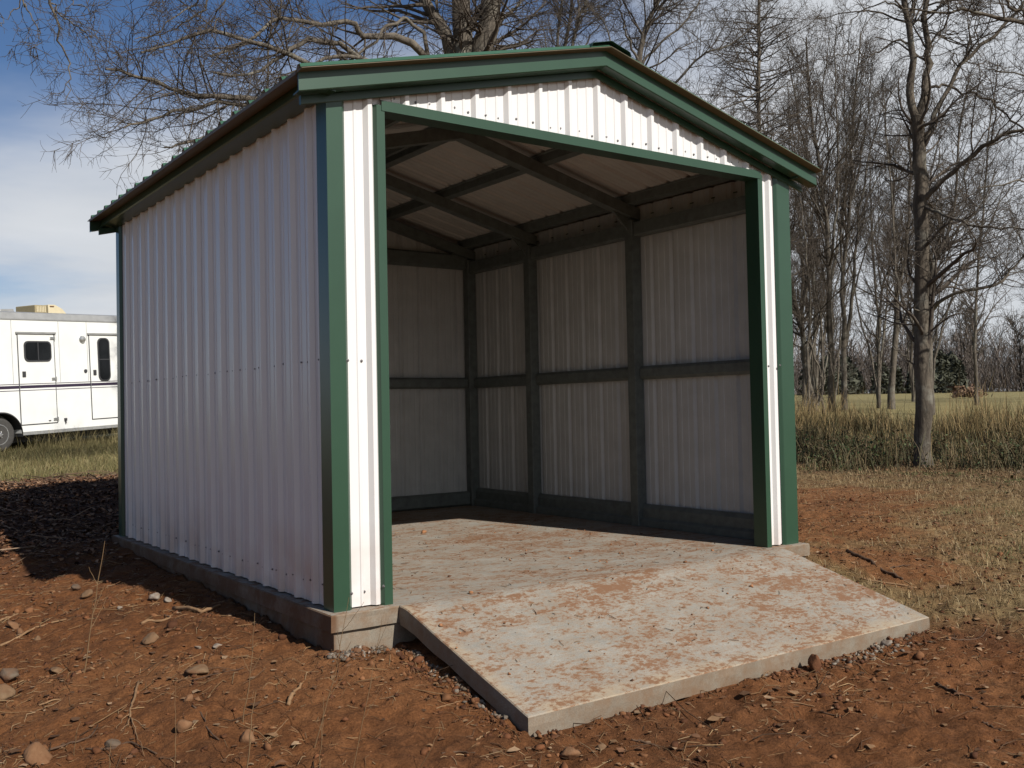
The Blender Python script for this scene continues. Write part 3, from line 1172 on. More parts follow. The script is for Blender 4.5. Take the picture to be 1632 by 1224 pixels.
# door hold-back on the first door
tb('hold_back', (1.15, -.03, .585), (1.20, 0, .60), M['tr_dark'])
for cu in AX:
    w = empty('wheel', (cu, .16, .362))
    w.parent = tr
    m = MB()
    m.lathe([(.215, -.10), (.30, -.112), (.345, -.10), (.360, -.07), (.362, 0), (.360, .07), (.345, .10), (.30, .112), (.215, .10)], (0, 0, 0), (0, -1, 0), 32)
    m.build('tyre', M['tyre'], w, 0, True)
    m = MB()
    m.lathe([(.212, .085), (.218, .108), (.205, .110), (.185, .075), (.150, .062), (.095, .085), (.055, .092), (.050, .135), (.03, .145)], (0, 0, 0), (0, -1, 0), 32)
    for k in range(8):
        a = 2 * math.pi * k / 8
        m.lathe([(.011, .06), (.011, .102), (.006, .106)], (.082 * math.cos(a), 0, .082 * math.sin(a)), (0, -1, 0), 6)
    m.build('rim', M['tr_chrome'], w)
    m = MB()
    for k in range(8):
        a = 2 * math.pi * (k + .5) / 8
        m.lathe([(.022, .060), (.022, .0745)], (.150 * math.cos(a), 0, .150 * math.sin(a)), (0, -1, 0), 8)
    tag(m.build('rim_slot', M['tr_dark'], w), kind='stuff')
m = MB()      # fender lip round the arch
pts = []
for k in range(13):
    a = math.pi - math.pi * .5 * k / 12
    pts.append((AX[1] + .475 * math.cos(a), .36 + .475 * math.sin(a)))
for k in range(13):
    a = math.pi * .5 - math.pi * .53 * k / 12
    pts.append((AX[0] + .475 * math.cos(a), .36 + .475 * math.sin(a)))
for (u, w), (u2, w2) in zip(pts[:-1], pts[1:]):
    m.hexa([(u, -.05, w), (u2, -.05, w2), (u2, .30, w2), (u, .30, w), (u * 1, -.05, w - .025), (u2, -.05, w2 - .025), (u2, .30, w2 - .025), (u, .30, w - .025)])
m.build('fender', M['tr_dark'], tr)
tb('underframe_shade', (U0 + .1, .35, .16), (U1 - .1, TW - .2, .384), M['tr_dark'])  # dark block standing in for the undercarriage shadow below the body
m = MB()
m.box((2.24, .42, -.02), (2.34, .52, .30))
m.box((2.18, .36, -.05), (2.40, .58, -.02))
m.build('landing_leg', M['tr_dark'], tr)
# rooftop air conditioner and vent
ac = empty('air_conditioner', (0, 0, 0))
ac.parent = tr
m = MB()
m.prism([(1.62, 2.95), (1.62, 3.17), (1.80, 3.175), (1.98, 3.09), (2.10, 2.97), (2.10, 2.95)], lambda u, v, t: (u, t, v), .45, 1.15)
m.build('shell', M['ac_beige'], ac, .02)
tb('grille', (1.30, .47, 2.96), (1.60, 1.13, 3.155), M['ac_grille'], ac, .015)
m = MB()
for k in range(6):
    m.box((1.34 + .04 * k, .462, 3.0), (1.362 + .04 * k, .469, 3.13))
m.build('louvre', M['ac_beige'], ac)
tb('badge', (1.66, .436, 3.125), (1.76, .4495, 3.145), M['st_orange'], ac)
m = MB()
m.prism([(.46, 2.95), (.46, 2.985), (.50, 3.035), (.80, 3.05), (.82, 2.95)], lambda u, v, t: (u, t, v), .50, .95)
m.build('roof_vent', M['tr_grey'], tr, .01)


# ------------------------------------------------------------------ trees
def tubes(P, R, sides):
    """P (M,N,3) polylines, R (M,N) radii -> verts, quads"""
    Mn, N = P.shape[:2]
    T = np.gradient(P, axis=1)
    T /= np.linalg.norm(T, axis=2, keepdims=True) + 1e-9
    mean = P[:, -1] - P[:, 0]
    mean /= np.linalg.norm(mean, axis=1, keepdims=True) + 1e-9
    ref = np.where(np.abs(mean[:, 2:3]) > .8, np.array([[1., 0, 0]]), np.array([[0, 0, 1.]]))
    n1 = ref[:, None] - (ref[:, None] * T).sum(2, keepdims=True) * T
    n1 /= np.linalg.norm(n1, axis=2, keepdims=True) + 1e-9
    n2 = np.cross(T, n1)
    a = np.arange(sides) * 2 * np.pi / sides
    V = P[:, :, None] + R[:, :, None, None] * (np.cos(a)[None, None, :, None] * n1[:, :, None] + np.sin(a)[None, None, :, None] * n2[:, :, None])
    base = (np.arange(Mn) * N * sides)[:, None, None] + (np.arange(N - 1) * sides)[None, :, None]
    k = np.arange(sides)[None, None]
    k2 = (k + 1) % sides
    Q = np.stack([base + k, base + k2, base + sides + k2, base + sides + k], -1).reshape(-1, 4)
    return V.reshape(-1, 3), Q


def join(parts):
    vs, qs, o = [], [], 0
    for v, q in parts:
        vs.append(v)
        qs.append(q + o)
        o += len(v)
    return np.concatenate(vs), np.concatenate(qs)


def resample(pts, n, g, jit):
    """smooth resampling (Catmull-Rom) of a hand-placed limb"""
    P = np.array(pts, float)
    if len(P) == 2:
        P = np.array([P[0], P[0] * .5 + P[1] * .5, P[1]])
    E = np.vstack([2 * P[0] - P[1], P, 2 * P[-1] - P[-2]])
    seg = len(P) - 1
    t = np.linspace(0, seg - 1e-6, n)
    i = np.floor(t).astype(int)
    f = (t - i)[:, None]
    p0, p1, p2, p3 = E[i], E[i + 1], E[i + 2], E[i + 3]
    C_ = .5 * (2 * p1 + (p2 - p0) * f + (2 * p0 - 5 * p1 + 4 * p2 - p3) * f ** 2 + (3 * p1 - p0 - 3 * p2 + p3) * f ** 3)
    C_[1:-1] += g.normal(0, jit, (n - 2, 3))
    return C_


def sprout(P, R, count, g, tmin, L, ang, N, curl, up, rk, rmin, tip=.35):
    """grow 'count' children on the parent polylines; returns polylines and radii"""
    Mn, n = P.shape[:2]
    seglen = np.linalg.norm(np.diff(P, axis=1), axis=2).sum(1)
    pi = g.choice(Mn, count, p=seglen / seglen.sum())
    t = tmin + (1 - tmin) * g.random(count) ** .85
    s = t * (n - 1.001)
    i = np.floor(s).astype(int)
    f = (s - i)[:, None]
    pos = P[pi, i] * (1 - f) + P[pi, i + 1] * f
    rad = R[pi, i] * (1 - f[:, 0]) + R[pi, i + 1] * f[:, 0]
    d = P[pi, i + 1] - P[pi, i]
    d /= np.linalg.norm(d, axis=1, keepdims=True) + 1e-9
    rnd = g.normal(size=(count, 3))
    side = rnd - (rnd * d).sum(1, keepdims=True) * d
    side /= np.linalg.norm(side, axis=1, keepdims=True) + 1e-9
    a = np.radians(g.uniform(ang[0], ang[1], count))[:, None]
    dr = d * np.cos(a) + side * np.sin(a)
    Ln = L * (1.15 - .6 * t) * g.uniform(.45, 1.25, count)
    Ln = np.minimum(Ln, np.maximum(rad * 90, L * .35))
    out = np.zeros((count, N, 3))
    out[:, 0] = pos
    st = (Ln / (N - 1))[:, None]
    for k in range(1, N):
        dr = dr + g.normal(0, curl, (count, 3)) + np.array([0, 0, up])
        dr /= np.linalg.norm(dr, axis=1, keepdims=True)
        out[:, k] = out[:, k - 1] + dr * st
    r0 = np.clip(rad * rk, rmin, None)
    r0 = np.minimum(r0, Ln * .022 + rmin)
    rr = r0[:, None] * np.linspace(1, tip, N)[None]
    return out, rr


def grow_tree(limbs, g, counts, lens, up=(.05, .03, .0), ang=((30, 70), (28, 65), (25, 70)), curl=(.13, .17, .2), twig_r=.0032, jit=.02, skip=1, trunk_sides=10, first=.3, flare=True):
    """limbs: hand-placed [(pts, r0, r1)]; counts/lens for three generations of branches"""
    N0 = 18
    LP = np.array([resample(p, N0, g, jit) for p, _, _ in limbs])
    LR = np.array([r0 + (r1 - r0) * np.linspace(0, 1, N0) ** .8 for _, r0, r1 in limbs])
    for k in range(len(limbs)):
        LR[k] *= 1 + g.normal(0, .04, N0)
    # root flare on the trunk
    if flare:
        LR[0][0] *= 1.22
        LR[0][1] *= 1.05
    trunk = tubes(LP, LR, trunk_sides)
    # children of the limbs, not on the lowest part of the main trunk
    A, AR = sprout(LP, LR, counts[0], g, first, lens[0], ang[0], 8, curl[0], up[0], .40, .005, .25)
    B, BR = sprout(A, AR, counts[1], g, .15, lens[1], ang[1], 6, curl[1], up[1], .5, .0038)
    C_, CR = sprout(B, BR, counts[2], g, .1, lens[2], ang[2], 4, curl[2], up[2], .6, twig_r, .6)
    crown = join([tubes(A, AR, 5), tubes(B, BR, 4), tubes(C_, CR, 3)])
    return trunk, crown


def tree_obj(name, label, cat, base, limbs, seed, counts, lens, group=None, bark='bark', rf=.58, dens=1.12, split=None, **kw):
    g = np.random.default_rng(seed)
    limbs = [(p, a * rf, b * rf) for p, a, b in limbs]
    if split:          # the far overhead limb carries fewer twigs than the rest
        t1, c1 = grow_tree(limbs[:split], g, [int(c * dens) for c in counts], lens, **kw)
        t2, c2 = grow_tree(limbs[split:-1], g, (70, 380, 900), (.75, .42, .22), first=.05, curl=(.2, .22, .22), up=(-.03, -.02, 0), flare=False)
        t, c = join([t1, t2]), join([c1, c2])
    else:
        t, c = grow_tree(limbs, g, [int(c * dens) for c in counts], lens, **kw)
    root = empty(name, base)
    tag(root, label, cat, group)
    off = np.array(base)
    link('trunk', mesh_np('trunk', t[0] - off, t[1], None, M[bark], True), root)
    link('crown', mesh_np('crown', c[0] - off, c[1], None, M['twig'], True), root)
    return root


SKEL={
 'B':[
  ([(7.15,9.66,0.61),(7.13,9.63,2.02),(7.12,9.58,3.97),(7.09,9.55,5.6),(7.07,9.52,7.12),(7.05,9.51,8.1),(6.99,9.49,9.84),(7.06,9.39,11.68)],0.47,0.17),
  ([(7.12,9.58,3.97),(7.19,9.49,5.27),(7.28,9.39,6.47),(7.34,9.33,7.14),(7.46,9.21,8.09),(7.63,9.04,9.82),(7.89,8.79,11.66)],0.42,0.17),
  ([(7.1,9.57,5.06),(7.07,9.55,6.04),(6.93,9.62,7.13),(6.74,9.74,7.65),(6.53,9.88,8.2),(6.21,10.05,9.75),(6.04,10.13,11.38)],0.24,0.09),
  ([(7.3,9.37,6.47),(7.4,9.28,7.14),(7.47,9.22,7.49),(7.62,9.1,7.76),(7.75,9.01,7.89),(7.87,8.92,8.08),(8.07,8.75,8.84)],0.07,0.03),
  ([(7.11,9.55,5.28),(6.98,9.59,6.69),(6.88,9.65,7.4),(6.71,9.75,8.0),(6.65,9.77,8.76)],0.05,0.02),
  ([(7.1,9.55,5.39),(6.82,9.6,6.44),(6.39,9.52,6.94),(6.0,9.55,7.18),(5.47,9.56,7.18),(5.15,9.55,7.1),(5.05,9.49,7.23),(4.84,9.52,7.29),(4.26,9.45,7.08),(3.76,9.44,7.04),(3.51,9.37,6.9),(3.06,9.34,6.46),(2.55,9.23,6.16)],0.12,0.025),
  ([(7.09,9.56,5.49),(6.58,9.53,6.38),(6.39,9.52,6.99),(6.18,9.54,7.43),(5.96,9.57,7.58),(5.65,9.55,7.38),(5.39,9.5,7.15),(5.0,9.54,6.68),(4.5,9.53,6.53)],0.07,0.025),
  ([(7.09,9.59,4.52),(6.49,9.61,5.75),(5.65,9.58,6.5),(4.92,9.48,6.79),(4.3,9.42,6.83),(3.94,9.44,6.64),(3.63,9.43,6.38),(3.17,9.4,6.05),(2.62,9.3,5.96)],0.1,0.025),
  ([(7.1,9.6,3.76),(6.13,9.65,4.96),(4.91,9.51,5.59),(3.4,9.37,5.72),(2.69,9.26,5.58),(2.23,9.23,5.56),(1.75,9.08,5.61),(1.36,8.99,5.58),(1.03,8.86,5.58)],0.11,0.02),
  ([(7.1,9.6,3.76),(5.99,9.62,4.83),(4.26,9.49,5.58),(3.21,9.38,5.64),(2.23,9.24,5.33),(1.65,9.04,5.02),(1.27,8.95,4.86)],0.09,0.015),
  ([(7.09,9.59,4.19),(5.86,9.58,5.23),(4.71,9.52,6.16),(3.71,9.37,6.5),(2.99,9.27,6.53),(2.51,9.24,6.52),(2.02,9.11,6.21),(1.52,8.98,5.93)],0.09,0.02),
  ([(7.1,9.61,3.54),(5.64,9.65,4.38),(3.82,9.46,4.93),(2.98,9.32,5.11),(2.23,9.25,4.89),(1.86,9.15,4.73)],0.08,0.015),
  ([(7.09,9.59,4.52),(6.35,9.58,5.93),(5.38,9.52,6.59),(4.75,9.48,6.66),(4.14,9.43,6.33),(3.7,9.39,5.85),(3.21,9.39,5.39)],0.08,0.02),
  ([(7.05,9.51,8.1),(5.89,9.09,8.62),(4.45,8.9,8.55),(2.99,8.72,8.12),(1.67,8.71,7.53),(0.64,8.72,6.93),(0.01,8.45,6.51)],0.1,0.035),
  ([(2.99,8.72,8.12),(2.7,8.95,7.46),(2.52,9.1,6.92),(2.26,9.29,6.66),(1.99,9.5,6.47),(1.72,9.69,6.41)],0.035,0.008),
  ([(2.99,8.72,8.12),(2.86,9.09,7.45),(2.73,9.19,6.96),(2.64,9.39,6.73),(2.55,9.58,6.52)],0.03,0.008),
  ([(1.67,8.71,7.53),(2.08,8.55,7.06),(2.39,9.19,6.93),(2.13,9.14,6.69),(1.72,9.08,6.25),(1.45,9.03,6.12)],0.03,0.008),
  ([(0.64,8.72,6.93),(0.37,8.56,6.4),(0.32,8.61,6.21),(0.42,8.67,5.91),(0.52,8.73,5.65),(0.57,8.7,5.41),(0.55,8.72,5.21),(0.52,8.75,5.0)],0.035,0.006),
  ([(0.32,8.61,6.21),(0.47,8.63,6.09),(0.65,8.62,5.99),(0.8,8.52,5.86),(0.98,8.39,5.77)],0.018,0.005),
  ([(0.37,8.56,6.4),(0.56,8.68,6.33),(0.72,8.57,6.24),(0.88,8.45,6.13)],0.016,0.005),
  ([(0.07,8.78,6.65),(0.05,8.8,6.25),(0.11,8.64,6.01),(0.21,8.58,5.74),(0.08,8.68,5.59)],0.02,0.005),
  ([(0.01,8.45,6.51),(-0.05,8.38,6.08),(-0.18,8.36,5.86),(-0.27,8.31,5.69)],0.018,0.005),
  ([(0.65,8.62,5.99),(0.77,8.66,5.88),(0.84,8.62,5.66),(0.84,8.62,5.52)],0.012,0.004),
  ([(7.07,9.52,7.12),(7.62,9.1,7.76),(8.15,8.71,8.29),(8.68,8.31,8.71)],0.06,0.02),
 ],
 'A':[
  ([(11.69,3.96,-0.16),(11.68,3.93,0.99),(11.67,3.9,2.33),(11.67,3.85,4.12),(11.63,3.85,4.87),(11.61,3.85,5.35)],0.17,0.12),
  ([(11.61,3.85,5.3),(11.54,3.89,5.69),(11.56,3.86,6.17),(11.54,3.86,6.65),(11.47,3.9,7.13),(11.36,3.94,8.28),(11.3,3.94,9.62)],0.085,0.04),
  ([(11.62,3.84,5.32),(11.72,3.76,5.88),(11.76,3.71,6.24),(11.72,3.72,6.93),(11.74,3.66,8.27),(11.85,3.55,9.61)],0.08,0.04),
  ([(11.68,3.84,4.04),(11.73,3.55,4.31),(11.79,3.13,4.59),(11.83,2.73,4.78),(12.0,2.36,4.86),(12.37,1.84,4.95),(12.54,1.35,4.73)],0.06,0.02),
  ([(11.67,3.82,4.82),(11.78,3.74,5.16),(12.0,3.56,5.77),(12.21,3.39,6.17),(12.62,3.09,6.6),(13.01,2.79,7.09),(13.4,2.49,7.75)],0.055,0.025),
  ([(11.51,3.89,6.46),(11.42,3.95,6.53),(11.34,4.01,6.5),(11.14,4.16,6.35),(11.02,4.25,6.28),(10.88,4.35,6.34),(10.71,4.47,6.29),(10.56,4.57,6.26)],0.024,0.008),
  ([(11.68,3.84,4.01),(11.54,3.46,3.78),(11.48,3.14,3.59),(11.56,2.72,3.43),(11.72,2.23,3.41),(11.91,1.86,3.2)],0.035,0.012),
  ([(11.74,3.75,5.78),(11.92,3.62,5.82),(12.08,3.5,5.76),(12.11,3.23,5.61),(12.11,3.0,5.45),(12.1,2.76,5.22),(12.11,2.64,5.06),(12.2,2.46,4.83)],0.03,0.015),
  ([(11.02,4.25,6.28),(10.95,4.3,6.2),(10.93,4.32,6.11)],0.012,0.005),
  ([(11.68,3.9,2.33),(11.38,3.86,2.51),(11.08,3.81,2.96),(10.75,3.8,3.03)],0.02,0.006),
  ([(11.57,3.83,6.93),(11.3,4.02,7.08),(11.1,4.16,7.06),(10.91,4.31,6.95),(10.75,4.42,6.74),(10.64,4.51,6.61)],0.02,0.006),
  ([(11.58,3.83,6.76),(11.69,3.75,6.88),(11.92,3.58,7.02),(12.08,3.46,7.21)],0.025,0.01),
  ([(12.21,3.39,6.17),(12.27,3.34,6.44),(12.39,3.25,6.72),(12.45,3.2,6.91)],0.02,0.008),
  ([(11.67,3.93,1.47),(11.44,4.08,1.72),(11.21,4.25,1.82),(10.96,4.44,1.47)],0.02,0.006),
  ([(11.74,3.73,6.21),(11.88,3.62,6.5),(12.08,3.48,6.52),(12.27,3.34,6.48)],0.015,0.005),
  ([(12.27,3.4,4.71),(12.19,3.47,4.33),(12.38,3.34,3.94),(12.77,3.05,4.22)],0.02,0.006),
 ],
 'R':[
  ([(13.87,1.17,-0.34),(13.8,1.17,1.28),(13.74,1.16,3.06),(13.59,1.21,4.86),(13.52,1.22,6.11),(13.45,1.23,7.36)],0.2,0.1),
  ([(13.59,1.21,4.86),(12.58,1.42,5.67),(11.7,1.67,5.92),(10.93,1.86,5.97),(10.48,2.05,6.04),(10.05,2.24,6.07),(9.63,2.42,6.02),(9.37,2.61,6.08)],0.07,0.012),
  ([(13.56,1.21,5.57),(12.51,1.72,5.7),(11.73,2.01,6.08),(11.35,2.16,6.33),(11.04,2.25,6.52)],0.06,0.02),
  ([(13.74,1.17,2.89),(12.47,1.44,3.61),(11.39,1.6,3.78),(10.78,1.78,3.83),(10.05,2.06,3.72)],0.05,0.01),
  ([(13.66,1.19,3.78),(13.4,1.95,5.2),(13.32,2.61,5.74),(12.85,2.94,5.94),(12.46,3.22,6.05)],0.05,0.01),
 ],
 'C1':[
  ([(21.21,13.11,0.54),(21.14,13.15,1.04),(20.95,13.24,2.47),(20.85,13.28,3.37),(20.68,13.39,4.09),(20.55,13.44,5.34),(20.48,13.43,7.13)],0.2,0.06),
  ([(20.85,13.28,3.37),(20.65,13.42,3.73),(20.48,13.53,4.09),(20.11,13.78,4.46)],0.06,0.03),
  ([(20.95,13.24,2.47),(20.74,13.39,2.66),(20.33,13.67,3.03)],0.05,0.03),
  ([(20.85,13.28,3.37),(21.06,13.1,4.62),(21.03,13.07,6.05),(20.77,13.21,7.48),(20.66,13.25,8.92)],0.08,0.03),
  ([(20.68,13.39,4.09),(20.33,13.58,5.71),(20.16,13.65,7.5),(19.98,13.74,9.11)],0.07,0.03),
 ],
 'C2':[
  ([(20.22,12.59,0.56),(20.2,12.55,2.42),(20.24,12.48,3.8),(20.15,12.5,5.18),(20.02,12.55,6.56),(19.84,12.64,7.95),(19.75,12.65,9.84)],0.07,0.02),
  ([(20.2,12.54,2.68),(20.48,12.37,1.72),(20.45,12.42,1.03)],0.05,0.04),
 ],
 'C3':[
  ([(21.59,12.84,0.53),(21.56,12.82,1.74),(21.54,12.79,3.62),(21.5,12.75,5.62),(21.38,12.8,6.75),(21.21,12.88,8.19),(21.07,12.93,9.8),(21.0,12.93,11.41)],0.2,0.04),
  ([(21.5,12.76,5.32),(21.21,12.92,6.76),(20.95,13.06,8.37),(20.66,13.21,10.17),(20.56,13.25,11.24)],0.08,0.02),
  ([(21.51,12.77,4.78),(21.7,12.58,6.57),(21.74,12.5,8.35),(21.65,12.5,10.14),(21.7,12.42,11.75)],0.08,0.02),
  ([(21.55,12.8,2.82),(21.26,12.97,3.9),(21.16,13.02,4.61),(20.84,13.23,5.34)],0.05,0.015),
  ([(21.38,12.8,6.75),(21.5,12.67,8.18),(21.39,12.7,9.79),(21.54,12.54,11.4)],0.06,0.02),
 ],
 'C4':[
  ([(22.72,13.26,0.5),(22.7,13.22,2.5),(22.72,13.14,4.72),(22.83,13.0,6.57),(22.92,12.88,8.42),(22.98,12.78,9.9),(23.14,12.61,11.94)],0.16,0.03),
  ([(22.7,13.22,2.5),(22.9,13.03,3.98),(22.96,12.95,5.09),(23.07,12.84,6.29),(23.31,12.6,8.23),(23.63,12.33,9.52),(24.16,11.91,10.8)],0.11,0.02),
  ([(22.73,13.14,4.17),(22.64,13.15,6.02),(22.8,12.98,7.87),(22.73,12.96,10.09),(22.84,12.83,11.76)],0.07,0.02),
  ([(23.07,12.84,6.29),(23.4,12.57,7.3),(23.85,12.21,8.21),(24.31,11.87,8.85)],0.05,0.015),
  ([(22.83,13.0,6.57),(23.13,12.73,8.23),(23.33,12.54,9.89),(23.41,12.44,11.19)],0.06,0.015),
  ([(22.9,13.03,3.98),(23.24,12.73,5.45),(23.7,12.37,6.74),(24.15,12.02,7.47)],0.05,0.015),
 ],
 'C5':[
  ([(20.53,12.37,0.55),(20.52,12.34,1.72),(20.49,12.32,3.1),(20.37,12.38,3.97),(20.27,12.41,5.18)],0.07,0.02),
  ([(20.51,12.32,2.76),(20.65,12.23,2.41),(20.78,12.15,1.71)],0.03,0.02),
 ],
 'D1':[
  ([(24.42,13.26,0.77),(24.41,13.22,2.53),(24.46,13.15,3.68),(24.54,13.06,4.64),(24.74,12.9,5.21),(24.93,12.74,5.78),(25.06,12.62,6.92)],0.12,0.02),
  ([(24.44,13.17,3.3),(24.66,13.0,3.77),(24.87,12.84,4.15),(24.93,12.78,4.82)],0.05,0.02),
  ([(24.51,13.09,4.44),(24.4,13.13,5.6),(24.47,13.05,6.74),(24.36,13.08,8.28)],0.05,0.015),
 ],
 'D2':[
  ([(23.85,12.45,0.58),(23.88,12.38,1.92),(23.96,12.29,3.21),(23.99,12.23,4.19),(24.12,12.12,5.06),(24.27,11.98,6.17),(24.33,11.88,7.65),(24.31,11.86,9.13),(24.4,11.75,10.61)],0.19,0.03),
  ([(23.95,12.31,2.84),(24.08,12.2,3.3),(24.32,12.02,3.57)],0.05,0.02),
  ([(23.98,12.25,3.95),(23.88,12.3,4.69),(23.85,12.3,5.44)],0.04,0.02),
  ([(24.12,12.12,5.06),(23.92,12.22,6.17),(23.91,12.19,7.66),(23.7,12.29,9.14),(23.63,12.3,10.63)],0.07,0.02),
 ],
 'D3':[
  ([(19.95,9.1,0.21),(19.9,9.09,1.59),(19.82,9.12,2.75),(19.58,9.26,3.52),(19.42,9.35,4.44),(19.39,9.34,5.75),(19.29,9.36,7.28),(19.22,9.37,8.51)],0.09,0.02),
 ],
 'E':[
  ([(22.01,10.08,0.31),(22.0,10.05,1.64),(21.99,10.01,3.3),(22.03,9.94,4.46),(22.21,9.8,4.95),(22.37,9.67,5.45),(22.54,9.51,6.6),(22.65,9.39,8.1),(22.85,9.19,9.58)],0.17,0.03),
  ([(21.99,10.01,3.3),(21.95,9.66,3.59),(22.08,9.07,3.8),(22.46,8.42,3.92),(22.66,8.27,4.13),(22.83,8.14,4.44),(23.24,7.82,4.99),(23.89,7.34,5.37)],0.1,0.03),
  ([(22.0,10.03,2.3),(22.16,9.89,2.96),(22.37,9.73,3.45),(22.64,9.5,4.44),(23.05,9.19,5.26)],0.06,0.02),
  ([(22.03,9.94,4.46),(21.97,9.95,5.79),(22.05,9.85,7.11),(22.24,9.67,8.27)],0.07,0.02),
  ([(22.21,9.8,4.95),(22.64,9.47,5.61),(23.05,9.16,6.09),(23.45,8.84,7.08)],0.06,0.02),
 ],
 'F':[
  ([(30.72,13.67,0.67),(30.74,13.64,1.36),(30.69,13.63,2.66),(30.73,13.54,4.62),(30.84,13.41,6.35),(30.98,13.25,8.3),(31.13,13.08,10.47),(31.34,12.85,12.64)],0.13,0.03),
  ([(30.71,13.62,2.66),(30.83,13.53,2.66),(30.97,13.42,2.87)],0.04,0.02),
  ([(30.84,13.41,6.35),(31.33,13.01,7.64),(31.87,12.61,8.5),(32.57,12.08,9.13)],0.05,0.02),
  ([(30.8,13.46,5.7),(30.45,13.66,7.23),(30.28,13.75,8.32)],0.04,0.015),
 ],
 'H':[
  ([(18.35,12.7,0.6),(18.34,12.65,2.39),(18.34,12.58,5.05),(18.33,12.48,8.22),(18.32,12.44,10.03),(18.32,12.38,11.69),(18.31,12.32,14.02),(18.32,12.25,16.01)],0.16,0.05),
 ],
 'I':[
  ([(11.53,10.22,0.47),(11.51,10.18,2.13),(11.5,10.13,4.17),(11.52,10.05,6.09),(11.6,9.93,8.0),(11.71,9.83,8.57),(11.83,9.74,8.98),(11.94,9.65,9.27),(12.21,9.42,10.41),(12.37,9.26,12.07)],0.16,0.05),
  ([(11.59,9.95,7.62),(11.73,9.84,8.06),(12.05,9.6,8.47),(12.36,9.36,8.81),(12.63,9.16,9.25),(12.98,8.88,10.01)],0.06,0.02),
  ([(11.52,10.05,6.09),(11.75,9.61,7.04),(11.96,9.2,7.51),(12.2,8.89,7.86),(12.34,8.66,8.0),(12.6,8.35,8.11),(12.92,7.99,8.41),(13.19,7.66,8.85)],0.06,0.015),
  ([(11.53,10.03,6.34),(12.04,9.66,6.52),(12.67,9.21,6.82),(13.5,8.59,7.31),(14.43,7.91,7.55)],0.05,0.012),
  ([(11.51,10.09,5.07),(12.15,9.61,5.94),(12.87,9.08,6.18),(14.02,8.24,6.79),(14.54,7.86,7.03)],0.05,0.012),
  ([(11.6,9.93,8.0),(11.42,10.05,8.52),(11.32,10.1,9.03),(11.27,10.12,9.8)],0.05,0.02),
  ([(11.56,9.99,7.24),(11.22,10.21,8.14),(11.06,10.3,8.78),(10.8,10.47,9.17)],0.04,0.015),
 ],
 'J1':[
  ([(11.37,12.79,0.45),(11.4,12.65,4.52),(11.45,12.52,7.33),(11.48,12.45,9.03),(11.59,12.34,10.14),(11.7,12.21,11.82)],0.09,0.04),
  ([(11.46,12.5,8.03),(11.28,12.59,9.3),(11.07,12.72,10.01),(10.96,12.77,10.86)],0.03,0.01),
 ],
 'J2':[
  ([(12.17,13.46,0.42),(12.2,13.3,4.68),(12.23,13.19,7.62),(12.27,13.11,9.42),(12.4,12.98,10.55),(12.49,12.85,12.46)],0.12,0.05),
  ([(12.25,13.13,8.79),(12.75,12.76,9.66),(13.05,12.53,10.09),(13.34,12.29,10.67)],0.04,0.012),
 ],
 'J3':[
  ([(11.73,12.54,0.44),(11.75,12.4,4.52),(11.76,12.3,7.32),(11.8,12.22,9.08),(11.9,12.13,9.75),(12.08,11.99,10.27),(12.22,11.84,11.67)],0.11,0.04),
  ([(11.82,12.2,9.22),(11.89,12.13,9.85),(11.87,12.12,10.69)],0.06,0.03),
  ([(11.77,12.28,7.61),(12.21,11.95,8.44),(12.67,11.6,9.13),(13.01,11.35,9.26)],0.04,0.012),
 ],
 'K':[
  ([(4.86,13.77,0.65),(4.92,13.64,3.56),(5.0,13.5,5.98),(5.06,13.42,7.19),(5.09,13.38,7.86),(5.14,13.33,8.34),(5.34,13.17,8.94),(5.57,12.97,10.09)],0.06,0.025),
 ],
}



def planted(limbs):
    """bring the foot of the first limb down into the soil"""
    L = [([tuple(p) for p in pts], a, b_) for pts, a, b_ in limbs]
    p0, p1 = L[0][0][0], L[0][0][1]
    z = float(ground_z(np.array(p0[0]), np.array(p0[1]))) - .12
    if z < p0[2]:
        d = (p0[0] + (p0[0] - p1[0]) * .05, p0[1] + (p0[1] - p1[1]) * .05, z)
        L[0] = ([d] + L[0][0], L[0][1], L[0][2])
    else:
        L[0] = ([(p0[0], p0[1], z)] + L[0][0][1:], L[0][1], L[0][2])
    return L, (p0[0], p0[1], z)


